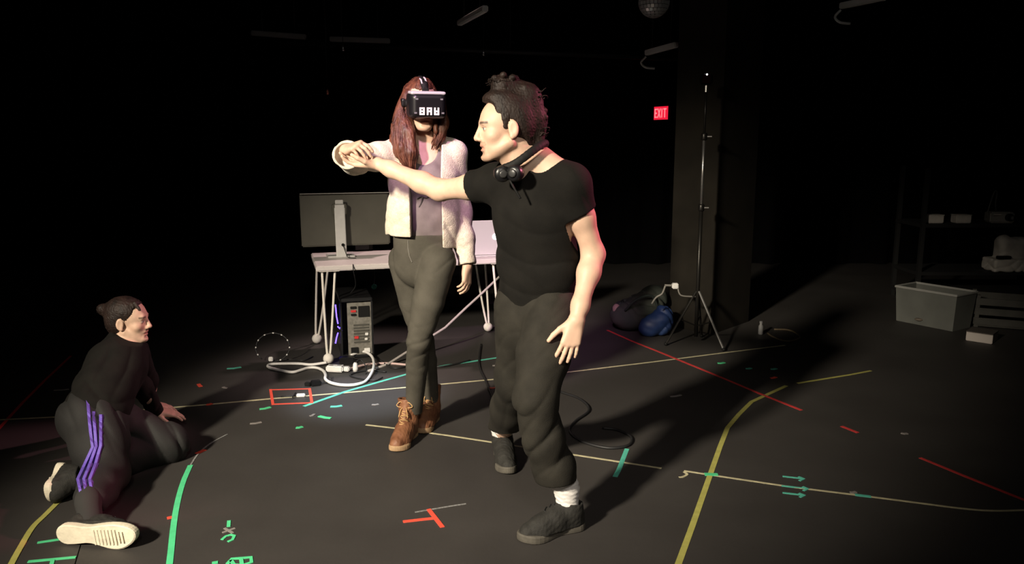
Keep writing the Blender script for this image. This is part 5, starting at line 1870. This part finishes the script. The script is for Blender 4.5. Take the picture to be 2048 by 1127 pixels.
MB().tube([c + Vector((0, 0, R0)), (c.x, c.y, H_CEIL)], 0.004, 6).build('wire', M_STAND, mbq)

# ------------------------------------------------------------------ pipes and battens under the ceiling
M_PIPE = mat('dark_grid_pipe', (0.010, 0.010, 0.010), 0.6)
M_BATT = mat('dull_white_batten', (0.75, 0.75, 0.73), 0.7)


def batten(p, q_, lab, hook=None, m=M_BATT, w=0.045):
    root = thing('ceiling_batten', lab, 'light fixture', tuple((p + q_) / 2), 'battens under the ceiling')
    d = q_ - p
    Mx = d.to_track_quat('Y', 'Z').to_matrix()
    MB().box((p + q_) / 2, (w, d.length, w), Mx, 0.006).build('housing', m, root)
    for t in (0.2, 0.8):
        k_ = p + d * t
        MB().tube([k_, (k_.x, k_.y, H_CEIL)], 0.004, 6).build('hanger', M_PIPE, root)
    if hook is not None:
        MB().tube(catmull([p + Vector((0, 0, -0.03)), p + Vector((-0.04, 0, -0.08)), p + Vector((0.0, 0, -0.12)), p + Vector((0.08, 0, -0.13))], 5), 0.010, 7).build('hook', m, root, True)


batten(at(919, 46, 7.0), at(971, 17, 6.2), 'short pale ceiling batten above the woman and man')
batten(at(1292, 106, 7.2), at(1354, 89, 6.9), 'pale ceiling batten below the mirror ball, left of the pillar', True)
batten(at(1682, 12, 6.4), at(1770, -6, 6.0), 'pale ceiling batten at the top edge right of the pillar', True)
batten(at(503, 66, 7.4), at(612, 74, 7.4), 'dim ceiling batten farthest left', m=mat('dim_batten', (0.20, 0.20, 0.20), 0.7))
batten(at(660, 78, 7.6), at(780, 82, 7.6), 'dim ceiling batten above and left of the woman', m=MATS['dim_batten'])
p0, p1 = at(560, 86, 7.8), at(1480, 122, 7.8)
pr = thing('grid_pipe', 'long dark lighting pipe hung under the ceiling across the back', 'pipe', tuple((p0 + p1) / 2))
MB().tube([p0, p1], 0.024, 10).build('pipe', M_PIPE, pr, True)
for t in (0.1, 0.5, 0.9):
    k_ = p0.lerp(p1, t)
    MB().tube([k_, (k_.x, k_.y, H_CEIL)], 0.006, 6).build('hanger', M_PIPE, pr)


def clamp(x, y, Y, lab, m):
    c = at(x, y, Y)
    r_ = thing('pipe_clamp', lab, 'clamp', tuple(c), 'small clamps under the ceiling')
    MB().lathe(c + Vector((0, 0, -0.025)), [(0.008, 0), (0.014, 0.010), (0.012, 0.035), (0.006, 0.05)], 10).build('clamp_body', m, r_, True)
    MB().tube([c + Vector((0, 0, 0.02)), c + Vector((0, 0, 0.20)), c + Vector((0, 0.0, H_CEIL - c.z))], 0.003, 6).build('safety_wire', M_PIPE, r_)


M_GLINT = mat('polished_clamp', (0.8, 0.8, 0.8), 0.25, metal=0.8)
clamp(686, 97, 7.2, 'tiny bright clamp hanging above and left of the woman', M_GLINT)
clamp(655, 184, 7.2, 'tiny reddish clamp hanging left of the headset', mat('copper_clamp', (0.7, 0.25, 0.18), 0.4, metal=0.5))
clamp(967, 106, 7.5, 'tiny clamp hanging between the two standing people', M_GLINT)
clamp(1366, 41, 6.4, 'tiny clamp hanging right of the mirror ball', M_GLINT)

# ------------------------------------------------------------------ storage at the right
M_SHELF = mat('black_shelf', (0.006, 0.006, 0.006), 0.8)
shY = 7.2
x0, x1 = at(1840, 430, shY).x, at(2120, 430, shY).x
zs = [at(1900, 447, shY).z, at(1900, 542, shY).z]
sh = thing('storage_shelf', 'black storage shelf holding pale equipment at the right edge', 'shelf', ((x0 + x1) / 2, shY + 0.2, 0))
for z in zs + [0.10]:
    MB().box(((x0 + x1) / 2, shY + 0.2, z - 0.015), (x1 - x0, 0.5, 0.03)).build('shelf_board', M_SHELF, sh)
for x in (x0 + 0.02, x1 - 0.02):
    for y in (shY - 0.03, shY + 0.43):
        MB().box((x, y, 0.62), (0.035, 0.035, 1.24)).build('post', M_SHELF, sh)
M_DULL = mat('dull_pale_plastic', (0.62, 0.58, 0.53), 0.7, var=0.15, scale=12)


def small_box(x0_, y0_, x1_, y1_, Y, name, lab, catg, m, depth=0.10, rz=0.0):
    a_, b_ = at(x0_, y1_, Y), at(x1_, y0_, Y)
    w, h = b_.x - a_.x, b_.z - a_.z
    c_ = Vector(((a_.x + b_.x) / 2, Y + depth / 2, a_.z + h / 2))
    r_ = thing(name, lab, catg, (c_.x, c_.y, a_.z))
    MB().box(c_, (w, depth, h), rotz(rz), 0.006).build('carton', m, r_)
    MB().box(c_ + Vector((0, 0, h / 2)), (w * 1.02, depth * 1.02, 0.006), rotz(rz)).build('lid', m, r_)
    return r_


small_box(1857, 430, 1889, 446, shY + 0.02, 'flat_carton', 'left one of two flat pale cartons on the storage shelf', 'box', M_DULL)
small_box(1912, 430, 1944, 446, shY + 0.02, 'flat_carton', 'right one of two flat pale cartons on the storage shelf', 'box', M_DULL)
c = at(1998, 438, shY + 0.06)
pj = thing('projector', 'pale boxy projector with round lens on the storage shelf', 'projector', (c.x, c.y, zs[0]))
MB().box((c.x, c.y, zs[0] + 0.055), (0.20, 0.16, 0.10), rotz(-12), 0.012).build('projector_body', mat('dim_pale_plastic', (0.34, 0.33, 0.30), 0.6), pj)
MB().lathe((c.x + 0.03, c.y - 0.09, zs[0] + 0.06), [(0.034, 0), (0.034, 0.03), (0.028, 0.03), (0.024, 0.012)], 18, Matrix.Rotation(math.radians(90), 3, 'X')).build('lens', M_BLACK, pj, True)
MB().box((c.x - 0.07, c.y - 0.085, zs[0] + 0.085), (0.06, 0.008, 0.008), rotz(-12)).build('grille', M_DULL, pj)
P = [Vector((c.x - 0.10, c.y + 0.02, zs[0] + 0.05)), at(1978, 415, shY + 0.06), at(1988, 385, shY + 0.06), at(1994, 384, shY + 0.07), at(1991, 408, shY + 0.07), Vector((c.x + 0.0, c.y + 0.05, zs[0] + 0.09))]
o = MB().tube(catmull(P, 6), 0.006, 7).build('looped_cable', mat('grey_loop_cable', (0.14, 0.14, 0.13), 0.6), None, True, origin=tuple(P[0]))
tag(o, 'grey cable loop rising from the projector on the shelf', 'cable')
c = at(2014, 541, shY + 0.02)
z0 = zs[1]
ck = thing('equipment_bag', 'pale lumpy equipment bag on the lower board of the storage shelf', 'bag', (c.x, c.y, z0))
v = Vol((c.x - 0.24, c.y - 0.14, z0 - 0.02), (c.x + 0.26, c.y + 0.2, z0 + 0.36), 0.008)
v.box((c.x, c.y + 0.02, z0 + 0.06), (0.17, 0.11, 0.058), None, 0.02)
v.box((c.x + 0.02, c.y + 0.03, z0 + 0.20), (0.12, 0.08, 0.10), None, 0.05, 0.03)
v.ell((c.x - 0.05, c.y + 0.02, z0 + 0.27), (0.06, 0.06, 0.06), None, 0.03)
v.ell((c.x + 0.10, c.y + 0.02, z0 + 0.26), (0.06, 0.06, 0.05), None, 0.03)
v.box((c.x - 0.09, c.y - 0.09, z0 + 0.135), (0.065, 0.05, 0.016), None, 0.006, 0.006, 'sub')
v.displace(creases(5, [(9, 2, 8), (-8, 3, 10)], 0.010))
V, Fq = v.mesh()
obj('bag_body', V, Fq, M_DULL, ck, True)
MB().box((c.x - 0.09, c.y - 0.075, z0 + 0.135), (0.12, 0.04, 0.028), None, 0.004).build('dark_pocket', M_DARK, ck)

# grey storage bin, open at the top
M_BIN = mat('grey_bin_plastic', (0.13, 0.135, 0.122), 0.7, var=0.12, scale=6)
M_RIM = mat('pale_bin_rim', (0.34, 0.34, 0.32), 0.6)
fl_, fr_ = gp(1786, 640), gp(1907, 664)
bu = (fr_ - fl_).normalized()
bv = Vector((-bu.y, bu.x, 0))
bw, bd, bh = (fr_ - fl_).length, 0.30, at(1787, 572, fl_.y).z
bn = thing('storage_bin', 'open grey plastic storage bin on the floor at right', 'bin', tuple(fl_ + bu * bw / 2 + bv * bd / 2))


def bp(a_, b_, z):
    p = fl_ + bu * a_ + bv * b_
    return (p.x, p.y, z)


fw, t = 0.018, 0.008
base = [(fw, fw), (bw - fw, fw), (bw - fw, bd - fw), (fw, bd - fw)]
top = [(0, 0), (bw, 0), (bw, bd), (0, bd)]
it = [(t, t), (bw - t, t), (bw - t, bd - t), (t, bd - t)]
ib = [(fw + t, fw + t), (bw - fw - t, fw + t), (bw - fw - t, bd - fw - t), (fw + t, bd - fw - t)]
vs = [bp(*p, 0.0) for p in base] + [bp(*p, bh) for p in top] + [bp(*p, bh) for p in it] + [bp(*p, 0.012) for p in ib]
fs = [(3, 2, 1, 0), (12, 13, 14, 15)]
for i in range(4):
    j = (i + 1) % 4
    fs += [(i, j, 4 + j, 4 + i), (4 + i, 4 + j, 8 + j, 8 + i), (8 + i, 8 + j, 12 + j, 12 + i)]
obj('tub', vs, fs, M_BIN, bn)
MB().tube([bp(0, 0, bh), bp(bw, 0, bh), bp(bw, bd, bh), bp(0, bd, bh)], 0.011, 8, True).build('rim', M_RIM, bn)
pz = Vector(bp(bw * 0.42, fw * 0.75, bh * 0.16))
MB().ball(pz, 0.032, 10, rotz(math.degrees(math.atan2(bu.y, bu.x))), 0.35).build('badge', mat('tan_badge', (0.17, 0.14, 0.11), 0.6), bn, True)
# things behind the bin
q1, q2 = gp(1931, 680), gp(1984, 688)
o = thing('white_carton', 'flat pale carton on the floor right of the storage bin', 'box', tuple((q1 + q2) / 2))
Rq = rotz(math.degrees(math.atan2((q2 - q1).y, (q2 - q1).x)))
wq = (q2 - q1).length
MB().box((q1 + q2) / 2 + Rq @ Vector((0, 0.09, 0)) + Vector((0, 0, 0.035)), (wq, 0.18, 0.07), Rq, 0.004).build('carton', mat('pale_carton', (0.60, 0.54, 0.50), 0.8), o)
MB().box((q1 + q2) / 2 + Rq @ Vector((0, 0.09, 0)) + Vector((0, 0, 0.071)), (wq * 1.01, 0.182, 0.006), Rq).build('lid', mat('brown_lid', (0.10, 0.085, 0.075), 0.8), o)
q = gp(1990, 666)
cr = thing('crate', 'dim grey crate with slatted sides behind the pale carton', 'crate', (q.x, q.y + 0.2, 0))
M_CR = mat('dim_crate', (0.070, 0.068, 0.060), 0.8, var=0.2, scale=9)
Rc = rotz(-24)
cc = Vector((q.x + 0.22, q.y + 0.28, 0))
for sx in (-1, 1):
    for sy in (-1, 1):
        MB().box(cc + Rc @ Vector((sx * 0.20, sy * 0.14, 0.13)), (0.03, 0.03, 0.26), Rc).build('post', M_CR, cr)
for z in (0.05, 0.13, 0.21):
    for sy in (-1, 1):
        MB().box(cc + Rc @ Vector((0, sy * 0.155, z)), (0.43, 0.012, 0.055), Rc).build('slat', M_CR, cr)
    for sx in (-1, 1):
        MB().box(cc + Rc @ Vector((sx * 0.215, 0, z)), (0.012, 0.30, 0.055), Rc).build('slat', M_CR, cr)
MB().box(cc + Vector((0, 0, 0.015)), (0.42, 0.30, 0.015), Rc).build('bottom', M_CR, cr)
